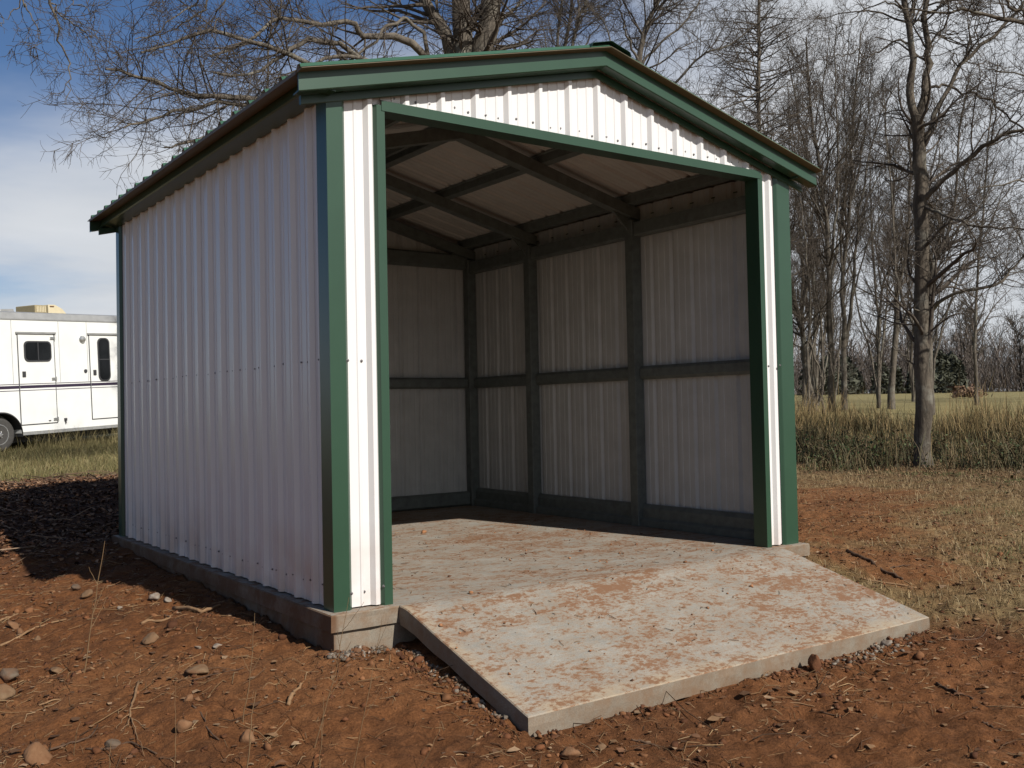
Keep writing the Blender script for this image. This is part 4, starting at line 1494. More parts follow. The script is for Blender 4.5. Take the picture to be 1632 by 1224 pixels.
TREES = [
    # key, name, label, seed, counts, lens, kwargs
    ('B', 'shade_tree', 'big bare shade tree behind the shed, several thick trunks fanning over the roof', 11, (260, 2000, 9000), (1.9, .85, .34),
     dict(rf=.68, dens=1.0, split=13, up=(.0, -.01, .0), curl=(.17, .2, .22), twig_r=.0030)),
    ('A', 'field_edge_tree', 'nearest thick bare tree right of the shed, trunk forking in two high up', 12, (150, 900, 3600), (1.7, .75, .32), dict(rf=.78, dens=1.1, up=(.02, .02, .0), bark='bark_dark', curl=(.2, .22, .22))),
    ('R', 'overhanging_tree', 'bare tree at the right edge, only its dark reaching limbs in view', 13, (110, 800, 3000), (1.6, .7, .3), dict(rf=.7, dens=.7, bark='bark_dark')),
    ('C1', 'leaning_tree', 'pale leaning bare tree closest to the right corner of the shed', 14, (130, 900, 3400), (2.6, 1.2, .5), {}),
    ('C2', 'slim_tree', 'thin twisting sapling rising in front of the pale leaning tree', 15, (60, 420, 1500), (1.7, .9, .4), {}),
    ('C3', 'clump_tree', 'stout upright bare tree in the middle of the clump beside the shed', 16, (160, 1200, 4600), (2.7, 1.2, .5), dict(up=(.10, .06, .0), ang=((20, 50), (22, 55), (25, 70)))),
    ('C4', 'clump_tree', 'bare tree with many upswept stems on the right side of the clump', 17, (180, 1400, 5200), (2.7, 1.2, .5), dict(up=(.12, .06, .0), ang=((18, 45), (22, 55), (25, 70)))),
    ('C5', 'slim_tree', 'short thin sapling between the two stout trees of the clump', 18, (40, 260, 900), (1.2, .7, .35), {}),
    ('D1', 'slender_tree', 'slender straight bare tree standing alone left of the thick nearest tree', 19, (80, 560, 2200), (2.3, 1.1, .45), {}),
    ('D2', 'slender_tree', 'dark slender bare tree just left of the thick nearest trunk', 20, (110, 800, 3000), (2.4, 1.1, .45), dict(up=(.08, .05, .0))),
    ('D3', 'slim_tree', 'pale thin leaning sapling crossing the thick nearest trunk', 21, (50, 360, 1300), (1.4, .8, .35), {}),
    ('E', 'bare_tree', 'bare tree half hidden behind the thick nearest trunk, long limb reaching right', 22, (140, 1100, 4200), (2.5, 1.15, .45), {}),
    ('F', 'slender_tree', 'solitary thin bare tree at far right before the far field', 23, (90, 700, 2600), (2.6, 1.2, .5), {}),
    ('H', 'straight_tree', 'tall single-stem bare tree with short level branches behind the shed roof', 24, (190, 1500, 5200), (2.1, .85, .36), dict(ang=((60, 95), (35, 70), (25, 70)), up=(.03, .02, .0))),
    ('I', 'bare_tree', 'bare tree behind the right roof slope with one long branch reaching right', 25, (170, 1300, 4800), (1.9, .85, .36), {}),
    ('J1', 'slim_tree', 'leftmost of the three thin trunks behind the ridge', 26, (50, 380, 1500), (1.5, .8, .35), {}),
    ('J2', 'slim_tree', 'middle one of the three thin trunks behind the ridge', 27, (60, 420, 1700), (1.6, .8, .35), {}),
    ('J3', 'slim_tree', 'rightmost and forked one of the three thin trunks behind the ridge', 28, (60, 420, 1700), (1.6, .8, .35), {}),
    ('K', 'slim_tree', 'thin bare sapling pole crossing the drooping limbs above the left roof edge', 29, (22, 120, 420), (1.0, .6, .3), {}),
]
for key, nm, lab, seed, cnt, ln, kw in TREES:
    L, bpos = planted(SKEL[key])
    tree_obj(nm, lab, 'tree', bpos, L, seed, cnt, ln, None, **kw)

# deeper rank of thin trees: four different ones, copied
def thicket_proto(seed, h, stems):
    g = np.random.default_rng(seed)
    limbs = []
    for k in range(stems):
        a = g.uniform(0, 2 * np.pi)
        sp = .0 if k == 0 else g.uniform(.10, .24)
        pts = [(0, 0, -.15)]
        n = 6
        for q in range(1, n + 1):
            t = q / n
            pts.append((math.cos(a) * sp * h * t ** 1.2 + g.normal(0, .06), math.sin(a) * sp * h * t ** 1.2 + g.normal(0, .06), h * t * (1 - .06 * k)))
        limbs.append((pts, .085 if k == 0 else .055, .012))
    return grow_tree(limbs, g, (80, 600, 2500), (2.3, 1.15, .5), up=(.10, .06, .01), ang=((20, 50), (22, 55), (25, 70)), trunk_sides=7, twig_r=.005, first=.2)


protos = []
for k, (sd, h, st) in enumerate(((51, 12.5, 4), (52, 11.0, 2), (53, 13.5, 3))):
    t, c = thicket_proto(sd, h, st)
    protos.append((mesh_np('trunk', t[0], t[1], None, M['bark'], True), mesh_np('crown', c[0], c[1], None, M['twig'], True)))
g = np.random.default_rng(77)
spots = [(28.5, 18.6, 0), (31.5, 18.0, 2), (33.5, 21.5, 0), (37.5, 19.5, 1), (24.0, 20.5, 0), (20.0, 22.0, 2), (40.0, 15.5, 0), (43.0, 13.0, 2), (46.0, 17.5, 1),
         (38.0, 26.0, 0), (28.0, 25.0, 1), (50.0, 20.0, 0), (26.5, 17.6, 1), (30.0, 21.5, 2), (35.0, 23.5, 2), (41.0, 22.5, 0), (44.5, 24.0, 2), (33.0, 27.0, 1), (48.0, 14.5, 0), (54.0, 16.0, 2)]
for x, y, k in spots:
    z = float(ground_z(np.array(x), np.array(y)))
    r = empty('thicket_tree', (x, y, z - .05), (0, 0, g.uniform(0, 6.28)))
    s = g.uniform(.82, 1.1)
    r.scale = (s, s, s * g.uniform(.9, 1.1))
    tag(r, 'thin grey-brown bare tree lost among the others in the thicket beyond the shed', 'tree', 'thin bare trees in the thicket')
    link('trunk', protos[k][0], r)
    link('crown', protos[k][1], r)

# far wood beyond the field: one mass
g = np.random.default_rng(5)
parts = []
nT = 420
az = np.radians(g.uniform(-30, 75, nT))      # measured from +x towards +y
dist = g.uniform(135, 185, nT)
tx, ty = dist * np.cos(az), dist * np.sin(az)
tz = base_z(tx, ty)
th = g.uniform(8.0, 14.5, nT) * (1 - .25 * (az > math.radians(33)))
TP = np.zeros((nT, 4, 3))
for q in range(4):
    t = q / 3
    TP[:, q, 0] = tx + g.normal(0, .3, nT) * t
    TP[:, q, 1] = ty + g.normal(0, .3, nT) * t
    TP[:, q, 2] = tz - .2 + th * t
TR = np.linspace(1, .15, 4)[None] * g.uniform(.10, .24, nT)[:, None]
A, AR = sprout(TP, TR, nT * 22, g, .15, 4.0, (20, 60), 4, .12, .08, .5, .055)
B, BR = sprout(A, AR, nT * 110, g, .1, 2.0, (20, 60), 3, .2, .05, .6, .045)
v, q = join([tubes(TP, TR, 4), tubes(A, AR, 3), tubes(B, BR, 3)])
tag(link('far_wood', mesh_np('far_wood', v, q, None, M['twig'], True)), 'grey-brown leafless wood beyond the pale field', 'wood', None, 'stuff')


def tinted(name, V, Q, Tr, cols, per, mat):
    """mesh of many small pieces with a colour each; 'per' vertices per piece"""
    me_ = mesh_np(name, V, Q, Tr, mat)
    c_ = me_.color_attributes.new('tint', 'FLOAT_COLOR', 'POINT')
    cc = np.ones((len(V), 4), np.float32)
    cc[:, :3] = np.repeat(cols, per, axis=0) if cols.shape[0] != len(V) else cols
    c_.data.foreach_set('color', cc.ravel())
    return me_


# undergrowth of the far wood: random leafless clumps, and dark cedars
def clumps(cx, cy, cz, size, g_, flat=.7):
    """one small bent triangle pair per centre"""
    n = len(cx)
    C3 = np.stack([cx, cy, cz], -1)
    a = g_.normal(size=(n, 3)) * size[:, None]
    b_ = g_.normal(size=(n, 3)) * size[:, None]
    V = np.stack([C3 - a * .5, C3 + b_ * .5, C3 + a * .5, C3 - b_ * .5], 1).reshape(-1, 3)
    Q = np.arange(n * 4).reshape(n, 4)
    return V, Q


n = 190000
az = np.radians(g.uniform(-30, 75, n))
dist = g.uniform(133, 182, n)
cx, cy = dist * np.cos(az), dist * np.sin(az)
cz = base_z(cx, cy) + np.abs(g.normal(0, 1, n)) * 3.6 - .3
# each piece is a slender leaning switch, 0.8 to 2.6 m long
sl = g.uniform(.8, 2.6, n)
dv = np.stack([g.normal(0, .42, n), g.normal(0, .42, n), np.ones(n)], -1)
dv /= np.linalg.norm(dv, axis=1, keepdims=True)
wv = g.normal(size=(n, 3)) * np.array([1, 1, .2])
wv /= np.linalg.norm(wv, axis=1, keepdims=True)
wv *= g.uniform(.016, .040, n)[:, None]
c0 = np.stack([cx, cy, cz], -1)
V = np.stack([c0 - wv, c0 + wv, c0 + dv * sl[:, None] + wv * .4, c0 + dv * sl[:, None] - wv * .4], 1).reshape(-1, 3)
Q = np.arange(n * 4).reshape(n, 4)
cols = np.array([.135, .110, .092]) * g.uniform(.6, 1.4, (n, 1))
tag(link('undergrowth', tinted('undergrowth', V, Q, None, cols, 4, M['evergreen'])), 'dull brown brush filling the foot of the far wood', 'brush', None, 'stuff')
Vs, cs = [], []
for k in range(20):
    a = math.radians(g.uniform(28.5, 41)) if k < 20 else math.radians(g.uniform(10, 60))
    d_ = g.uniform(118, 134)
    x0, y0 = d_ * math.cos(a), d_ * math.sin(a)
    z0 = float(base_z(np.array(x0), np.array(y0)))
    h = g.uniform(2.6, 5.2)
    m_ = 900
    t = g.random(m_) ** .8
    rr = np.sqrt(np.clip(1 - t ** 1.6, 0, 1)) * h * .42 * np.sqrt(g.random(m_)) * g.uniform(.8, 1.2)
    aa = g.uniform(0, 2 * np.pi, m_)
    V, Q = clumps(x0 + rr * np.cos(aa), y0 + rr * np.sin(aa), z0 + .1 + t * h, g.uniform(.14, .36, m_), g)
    Vs.append(V)
    cs.append(np.array([.066, .068, .048]) * g.uniform(.6, 1.5, (m_, 1)))
V = np.concatenate(Vs)
cs = np.concatenate(cs)
tag(link('evergreen_thicket', tinted('evergreen_thicket', V, np.arange(len(V)).reshape(-1, 4), None, cs, 4, M['evergreen'])),
    'dark green cedars along the front of the far wood', 'evergreens', None, 'stuff')

# ------------------------------------------------------------------ small far things in the field
fz = float(ground_z(np.array(54.8), np.array(28.4)))
fd = empty('field_post', (54.8, 28.4, fz))
tag(fd, 'small dark flat-topped post standing in the far field at right', 'post')
m = MB()
m.lathe([(.16, -.1), (.12, .1), (.12, .62)], (0, 0, 0), (0, 0, 1), 8)
m.build('post', M['wood_dark'], fd)
m = MB()
m.box((-.45, -.28, .62), (.45, .28, .72))
m.build('board', M['wood_dark'], fd)


def blades(x, y, h, w, lean, g_, cols_lo, cols_hi, z=None, mat='blade', name='grass'):
    """two-segment tapering blades; each leans its own way"""
    n_ = len(x)
    z = ground_z(x, y) if z is None else z
    a = g_.uniform(0, 2 * np.pi, n_)
    wx, wy = np.cos(a) * w * .5, np.sin(a) * w * .5
    b_ = g_.uniform(0, 2 * np.pi, n_)
    lx, ly = np.cos(b_) * lean * h, np.sin(b_) * lean * h
    V = np.zeros((n_, 5, 3))
    V[:, 0] = np.stack([x - wx, y - wy, z - .01], -1)
    V[:, 1] = np.stack([x + wx, y + wy, z - .01], -1)
    V[:, 2] = np.stack([x + wx * .7 + lx * .35, y + wy * .7 + ly * .35, z + h * .55], -1)
    V[:, 3] = np.stack([x - wx * .7 + lx * .35, y - wy * .7 + ly * .35, z + h * .55], -1)
    hz = h * np.sqrt(np.clip(1 - lean ** 2 * .6, .05, 1))
    V[:, 4] = np.stack([x + lx, y + ly, z + hz], -1)
    o_ = (np.arange(n_) * 5)[:, None]
    Q = o_ + np.array([[0, 1, 2, 3]])
    T_ = o_ + np.array([[3, 2, 4]])
    C_ = np.zeros((n_, 5, 3))
    C_[:, :2] = cols_lo[:, None]
    C_[:, 2:4] = (cols_lo * .5 + cols_hi * .5)[:, None]
    C_[:, 4] = cols_hi
    return tinted(name, V.reshape(-1, 3), Q, T_, C_.reshape(-1, 3), 5, M[mat])


def pick(g_, n_, pal, var=.3):
    p = np.array(pal)
    return p[g_.integers(0, len(p), n_)] * g_.uniform(1 - var, 1 + var, (n_, 1))


# tall rough grass along the edge of the trees (right)
def band_pts(n_, d0, d1, g_, a0=-8, a1=42):
    """points in a band at distance d0..d1 from the slab, clumped"""
    m_ = int(n_ * 2.4)
    a = np.radians(g_.uniform(a0, a1, m_))
    d = np.sqrt(g_.uniform(d0 ** 2, d1 ** 2, m_))
    x, y = -2.1 + d * np.cos(a), -4.6 + d * np.sin(a)
    k = 1.3 * fbm(x * .55, y * .55, 3, 61) + g_.normal(0, .25, m_) + np.minimum(0, (d - d0 - .8) * .6 + .7 * perlin(x * .5, y * .5, 67))
    o = np.argsort(-k)[:n_]
    return x[o], y[o]


g = np.random.default_rng(91)
x, y = band_pts(36000, 14.9, 24.5, g)
h = g.gamma(7, .052, len(x)) * np.clip(1 + 1.1 * perlin(x * .5, y * .5, 8) + .5 * perlin(x * 1.7, y * 1.7, 18), .25, 2)
m1 = blades(x, y, h, g.uniform(.008, .018, len(x)), g.uniform(.1, 1.0, len(x)), g, pick(g, len(x), [(.05, .045, .020), (.07, .052, .025), (.045, .045, .02)]),
            pick(g, len(x), [(.085, .075, .030), (.19, .13, .06), (.065, .066, .025), (.13, .085, .042)]), name='rough_grass')
tag(link('rough_grass', m1), 'dark olive rough grass along the foot of the right-hand trees', 'grass', None, 'stuff')
x, y = band_pts(16000, 18.5, 25.5, g)
h = g.gamma(8, .054, len(x)) * np.clip(1 + 1.2 * perlin(x * .45, y * .45, 9), .2, 2)
m1 = blades(x, y, h, g.uniform(.008, .016, len(x)), g.uniform(.05, .45, len(x)), g, pick(g, len(x), [(.09, .075, .03), (.13, .09, .04)]),
            pick(g, len(x), [(.30, .20, .085), (.36, .25, .11), (.24, .18, .08)]), name='broomsedge')
tag(link('broomsedge', m1), 'tall straw-coloured broomsedge behind the olive grass', 'grass', None, 'stuff')
# leafy weeds in the near edge of that band
x, y = band_pts(24000, 14.8, 20.5, g)
V, Q = clumps(x, y, ground_z(x, y) + np.minimum(g.gamma(2, .10, len(x)), .36), g.uniform(.010, .028, len(x)), g)
tag(link('leafy_weeds', tinted('leafy_weeds', V, Q, None, pick(g, len(x), [(.035, .055, .018), (.06, .07, .025), (.08, .055, .03)]), 4, M['blade'])),
    'low leafy weeds in the shaded edge of the rough grass', 'weeds', None, 'stuff')
# brown brush mound out in the field
m_ = 1500
a = g.normal(size=(m_, 3)) * np.array([.40, .34, .20])
bx, by = 53.4 + a[:, 0], 26.7 + a[:, 1]
V, Q = clumps(bx, by, ground_z(bx, by) + .1 + np.abs(a[:, 2]), g.uniform(.04, .12, m_), g)
tag(link('brush_pile', tinted('brush_pile', V, Q, None, pick(g, m_, [(.14, .08, .05), (.20, .13, .08)]), 4, M['blade'])), 'low russet brush pile beside the flat-topped post in the field', 'brush pile', None, 'stuff')


def zone_pts(n_, x0, x1, y0, y1, which, g_, thr=.0):
    m_ = n_ * 4
    x_, y_ = g_.uniform(x0, x1, m_), g_.uniform(y0, y1, m_)
    z3 = zones(x_, y_)[which]
    keep = (g_.random(m_) < z3 ** 1.3) & ~((x_ > -.06) & (x_ < W + .06) & (y_ > -.08) & (y_ < D + .06)) & ~((x_ > .33) & (x_ < 3.38) & (y_ > -1.2) & (y_ < 0))
    x_, y_ = x_[keep][:n_], y_[keep][:n_]
    return x_, y_


TAN = [(.26, .185, .09), (.34, .26, .14), (.20, .135, .065), (.30, .215, .105)]
# short dead grass on the right, lying over
x, y = zone_pts(60000, 2.6, 12.5, -3.2, 5.5, 0, g)
k = fbm(x * 1.4, y * 1.4, 3, 71)
keep = k + g.normal(0, .25, len(x)) > -.15
x, y = x[keep], y[keep]
ln_ = g.uniform(.03, .085, len(x))
c_hi = pick(g, len(x), TAN)
gr = (perlin(x * .9, y * .9, 83) > .28)
c_hi[gr] = pick(g, int(gr.sum()), [(.08, .12, .035), (.12, .13, .045), (.22, .17, .08)])
m1 = blades(x, y, ln_, g.uniform(.003, .006, len(x)), g.uniform(.55, 1.15, len(x)), g, c_hi * .7, c_hi, name='dead_grass')
tag(link('dead_grass', m1), 'short dead straw-coloured grass right of the ramp', 'grass', None, 'stuff')
# grass at the trailer's wheels and behind the shed on the left
x, y = zone_pts(52000, -3.5, 8.5, 7.8, 21.5, 2, g)
ln_ = g.uniform(.06, .20, len(x)) * (1 + .5 * perlin(x * .8, y * .8, 12))
m1 = blades(x, y, ln_, g.uniform(.006, .012, len(x)), g.uniform(.2, .9, len(x)), g, pick(g, len(x), [(.10, .095, .035), (.14, .115, .05)]),
            pick(g, len(x), [(.17, .145, .060), (.24, .185, .09), (.12, .115, .045)]), name='pasture_grass')
tag(link('pasture_grass', m1), 'yellow-green pasture grass around the parked trailer', 'grass', None, 'stuff')
# a few taller tufts in front of the trailer's underside
u = g.uniform(.3, 4.8, 900)
v = g.uniform(-.9, -.1, 900)
ca_, sa_ = math.cos(math.radians(26.6)), math.sin(math.radians(26.6))
x, y = 1.112 + u * ca_ - v * sa_, 18.233 + u * sa_ + v * ca_
m1 = blades(x, y, g.uniform(.15, .55, 900), g.uniform(.006, .010, 900), g.uniform(.1, .6, 900), g, pick(g, 900, [(.12, .10, .045)]), pick(g, 900, [(.30, .24, .12), (.20, .17, .07)]), name='tall_tufts')
tag(link('tall_tufts', m1), 'taller dry tufts standing along the trailer skirt', 'grass', None, 'stuff')


# ------------------------------------------------------------------ litter, straw, clods
def straws(x, y, L, w, g_, cols, tilt=.25, lift=.004, name='straw', mat='litter', zf=None):
    """bent slivers with three-sided section lying on the soil"""
    n_ = len(x)
    a = g_.uniform(0, 2 * np.pi, n_)
    dx, dy = np.cos(a), np.sin(a)
    V = np.zeros((n_, 9, 3))
    bend = g_.normal(0, .18, n_) * L
    for q, t in enumerate((-.5, 0, .5)):
        cx_ = x + dx * L * t - dy * bend * (.25 - t * t) * 2
        cy_ = y + dy * L * t + dx * bend * (.25 - t * t) * 2
        cz_ = (zf or ground_z)(cx_, cy_) + lift + np.abs(L * tilt * g_.normal(0, .35, n_)) * (t + .5)
        ww = w * (1 - .5 * abs(t))
        V[:, q * 3] = np.stack([cx_ - dy * ww, cy_ + dx * ww, cz_], -1)
        V[:, q * 3 + 1] = np.stack([cx_ + dy * ww, cy_ - dx * ww, cz_], -1)
        V[:, q * 3 + 2] = np.stack([cx_, cy_, cz_ + ww * 1.4], -1)
    o_ = (np.arange(n_) * 9)[:, None]
    fs_ = []
    for q in (0, 3):
        for i, j in ((0, 1), (1, 2), (2, 0)):
            fs_.append(o_ + np.array([[q + i, q + j, q + 3 + j, q + 3 + i]]))
    Q = np.concatenate(fs_)
    return tinted(name, V.reshape(-1, 3), Q, None, cols, 9, M[mat])


def free(x_, y_):
    return ~((x_ > -.07) & (x_ < W + .07) & (y_ > -.09) & (y_ < D + .07)) & ~((x_ > .31) & (x_ < 3.40) & (y_ > -1.22) & (y_ < 0))


def near_pts(n_, g_, clump=.35, box=(-3.2, 5.8, -3.6, 4.6)):
    m_ = n_ * 3
    x_, y_ = g_.uniform(box[0], box[1], m_), g_.uniform(box[2], box[3], m_)
    k_ = fbm(x_ * 1.1, y_ * 1.1, 3, 101) + g_.normal(0, clump, m_)
    o_ = np.argsort(-k_)[:int(n_ * 1.3)]
    x_, y_ = x_[o_], y_[o_]
    f_ = free(x_, y_)
    return x_[f_][:n_], y_[f_][:n_]


g = np.random.default_rng(123)
x, y = near_pts(15000, g, .5, (-3.2, 9.5, -3.6, 5.0))
L_ = g.gamma(2.2, .016, len(x)) + .012
m1 = straws(x, y, L_, g.uniform(.0007, .0017, len(x)), g, pick(g, len(x), [(.24, .145, .070), (.18, .10, .048), (.14, .07, .034), (.29, .20, .11)]), name='straw_litter')
tag(link('straw_litter', m1), 'scattered straw and root hairs on the red clay', 'straw', None, 'stuff')
x, y = near_pts(2600, g, .5, (-3.2, 9.5, -3.6, 5.0))
L_ = g.gamma(2.0, .040, len(x)) + .03
m1 = straws(x, y, L_, g.uniform(.0012, .0030, len(x)), g, pick(g, len(x), [(.18, .105, .05), (.10, .055, .03), (.22, .14, .07), (.06, .035, .02)]), name='fine_twigs')
tag(link('fine_twigs', m1), 'broken rootlets and fine twigs strewn over the clay', 'twigs', None, 'stuff')


def chips(x, y, s, g_, cols, name, zoff=.003, up=.35):
    """curled flat bits (bark chips, leaves): a bent quad pair with a little thickness in its curl"""
    n_ = len(x)
    a = g_.uniform(0, 2 * np.pi, n_)
    t1, t2 = g_.normal(0, up, n_), g_.normal(0, up, n_)
    ux, uy = np.cos(a), np.sin(a)
    z0 = ground_z(x, y) + zoff
    V = np.zeros((n_, 6, 3))
    for q, (i, j) in enumerate(((-1, -.6), (0, -.75), (1, -.4), (1, .4), (0, .75), (-1, .6))):
        px_ = x + (ux * i - uy * j) * s
        py_ = y + (uy * i + ux * j) * s
        V[:, q] = np.stack([px_, py_, z0 + np.abs(i * t1 + j * t2) * s + (.25 * s if i == 0 else 0)], -1)
    o_ = (np.arange(n_) * 6)[:, None]
    Q = np.concatenate([o_ + np.array([[0, 1, 4, 5]]), o_ + np.array([[1, 2, 3, 4]])])
    return tinted(name, V.reshape(-1, 3), Q, None, cols, 6, M['litter'])


x, y = near_pts(7500, g, .5, (-3.2, 9.5, -3.6, 5.0))
m1 = chips(x, y, g.gamma(2.2, .0034, len(x)) + .003, g, pick(g, len(x), [(.20, .115, .058), (.14, .07, .036), (.24, .155, .09), (.08, .042, .022)]), 'bark_chips')
tag(link('bark_chips', m1), 'small bark chips and leaf bits on the clay', 'chips', None, 'stuff')
# leaf litter in the shaded bank on the left, and in the brown strip on the right
x, y = zone_pts(26000, -4.5, 5.0, 3.0, 9.8, 1, g)
m1 = chips(x, y, g.uniform(.010, .032, len(x)), g, pick(g, len(x), [(.17, .080, .040), (.11, .055, .030), (.25, .125, .058), (.28, .17, .10), (.07, .036, .022)]), 'leaf_litter', .006, .55)
tag(link('leaf_litter', m1), 'deep brown leaf litter banked up behind the shed on the left', 'leaves', None, 'stuff')
x, y = zone_pts(9000, 6.0, 15.5, -4.0, 8.0, 1, g)
m1 = chips(x, y, g.uniform(.009, .027, len(x)), g, pick(g, len(x), [(.15, .085, .045), (.09, .05, .03), (.21, .13, .07), (.06, .06, .025)]), 'fallen_leaves', .006, .55)
tag(link('fallen_leaves', m1), 'brown fallen leaves in the strip before the rough grass on the right', 'leaves', None, 'stuff')
x, y = zone_pts(800, -4.5, 4.0, 3.6, 9.6, 1, g)
m1 = straws(x, y, g.gamma(2.2, .12, len(x)) + .08, g.uniform(.002, .007, len(x)), g, pick(g, len(x), [(.11, .07, .045), (.19, .13, .085), (.06, .036, .025)]), .35, .03, 'brush_sticks')
tag(link('brush_sticks', m1), 'grey broken sticks tangled in the leaf litter behind the shed', 'sticks', None, 'stuff')


def lumps(x, y, z, s, g_, cols, name, mat='litter'):
    """small irregular octahedral clods sitting in the soil"""
    n_ = len(x)
    ph = (1 + 5 ** .5) / 2
    base_ = np.array([(-1, ph, 0), (1, ph, 0), (-1, -ph, 0), (1, -ph, 0), (0, -1, ph), (0, 1, ph), (0, -1, -ph), (0, 1, -ph), (ph, 0, -1), (ph, 0, 1), (-ph, 0, -1), (-ph, 0, 1)]) / 1.902
    V = base_[None] * s[:, None, None] * g_.uniform(.7, 1.25, (n_, 12, 1)) * g_.uniform(.65, 1.2, (n_, 1, 3)) + g_.normal(0, .20, (n_, 12, 3)) * s[:, None, None]
    a = g_.uniform(0, 2 * np.pi, n_)
    c_, s_ = np.cos(a)[:, None], np.sin(a)[:, None]
    V = np.stack([V[..., 0] * c_ - V[..., 1] * s_, V[..., 0] * s_ + V[..., 1] * c_, V[..., 2] * .75], -1)
    V += np.stack([x, y, z], -1)[:, None]
    f_ = np.array([(0, 11, 5), (0, 5, 1), (0, 1, 7), (0, 7, 10), (0, 10, 11), (1, 5, 9), (5, 11, 4), (11, 10, 2), (10, 7, 6), (7, 1, 8),
                   (3, 9, 4), (3, 4, 2), (3, 2, 6), (3, 6, 8), (3, 8, 9), (4, 9, 5), (2, 4, 11), (6, 2, 10), (8, 6, 7), (9, 8, 1)])
    T_ = ((np.arange(n_) * 12)[:, None, None] + f_[None]).reshape(-1, 3)
    return tinted(name, V.reshape(-1, 3), None, T_, cols, 12, M[mat])


RED = [(.12, .048, .020), (.09, .036, .016), (.15, .068, .030), (.075, .031, .015)]
x, y = near_pts(16000, g, .45, (-3.2, 8.0, -3.6, 5.0))
s_ = g.gamma(1.1, .0040, len(x)) + .0015
m1 = lumps(x, y, ground_z(x, y) + s_ * .25, s_, g, pick(g, len(x), RED), 'clay_crumbs')
tag(link('clay_crumbs', m1), 'loose crumbs of red clay over the ground', 'clay crumbs', None, 'stuff')
# clods pushed up along the ramp's front and left edges
t = g.random(1500)
t = t[np.argsort(-(perlin(t * 9.0, t * 0 + 3.3, 7) + g.normal(0, .25, 1500)))[:420]]
x = .33 + t * 3.05
y = -1.20 - np.abs(g.normal(0, .05, 420)) - .01
s_ = np.minimum(g.gamma(1.1, .0062, 420) + .002, .016)
x2, y2 = .30 - np.abs(g.normal(0, .07, 330)), g.uniform(-1.2, -.1, 330)
s2 = g.gamma(1.2, .0045, 330) + .002
x, y, s_ = np.concatenate([x, x2]), np.concatenate([y, y2]), np.concatenate([s_, s2])
m1 = lumps(x, y, ground_z(x, y) + s_ * .3, s_, g, pick(g, len(x), RED), 'clay_clods')
tag(link('clay_clods', m1), 'small red clods pushed up along the ramp edges', 'clay clods', None, 'stuff')
# grey concrete crumbs at the slab corner, along the ramp side and at its right end
n1, n2, n3 = 420, 300, 260
x = np.concatenate([g.uniform(-.10, .34, n1), .338 - np.abs(g.normal(0, .030, n2)), g.normal(2.62, .22, n3)])
y = np.concatenate([-.085 - np.abs(g.normal(0, .045, n1)), g.uniform(-1.05, -.1, n2), -1.215 - np.abs(g.normal(0, .06, n3))])
s_ = g.gamma(1.2, .0058, len(x)) + .002
s_ = np.minimum(s_, .015)
m1 = lumps(x, y, ground_z(x, y) + s_ * .35, s_, g, pick(g, len(x), [(.14, .115, .090), (.20, .17, .135), (.11, .08, .055), (.15, .078, .042), (.12, .055, .027)]), 'concrete_crumbs')
tag(link('concrete_crumbs', m1), 'grey spilt concrete crumbs beside the slab corner and ramp', 'concrete crumbs', None, 'stuff')
# crumbs and straw on the concrete itself
n_ = 1100
x, y = g.uniform(.36, 3.34, n_), g.uniform(-1.16, 2.6, n_)
kk = fbm(x * 1.6, y * 1.6, 3, 55) + g.normal(0, .35, n_)
x, y = x[kk > .05], y[kk > .05]
z = np.where(y < -.07, ramp_surface(x, y) + .002, .0)
s_ = g.gamma(1.0, .0024, len(x)) + .001
m1 = lumps(x, y, z + s_ * .4, s_, g, pick(g, len(x), [(.20, .085, .036), (.26, .125, .06), (.12, .06, .035)]), 'trodden_clay')
tag(link('trodden_clay', m1), 'crumbs of clay trodden onto the concrete', 'clay crumbs', None, 'stuff')

n_ = 520
x, y = g.uniform(.42, 3.28, n_), g.uniform(-1.12, 3.2, n_)
m1 = straws(x, y, g.gamma(2.0, .011, n_) + .008, g.uniform(.0008, .0022, n_), g, pick(g, n_, [(.10, .055, .03), (.20, .12, .06), (.06, .035, .022)]), .12, .002, 'leaf_bits',
            zf=lambda a, b: np.where(b < -.07, ramp_surface(a, b) + .002, .0))
tag(link('leaf_bits', m1), 'dark leaf bits and rootlets lying on the concrete', 'leaf bits', None, 'stuff')

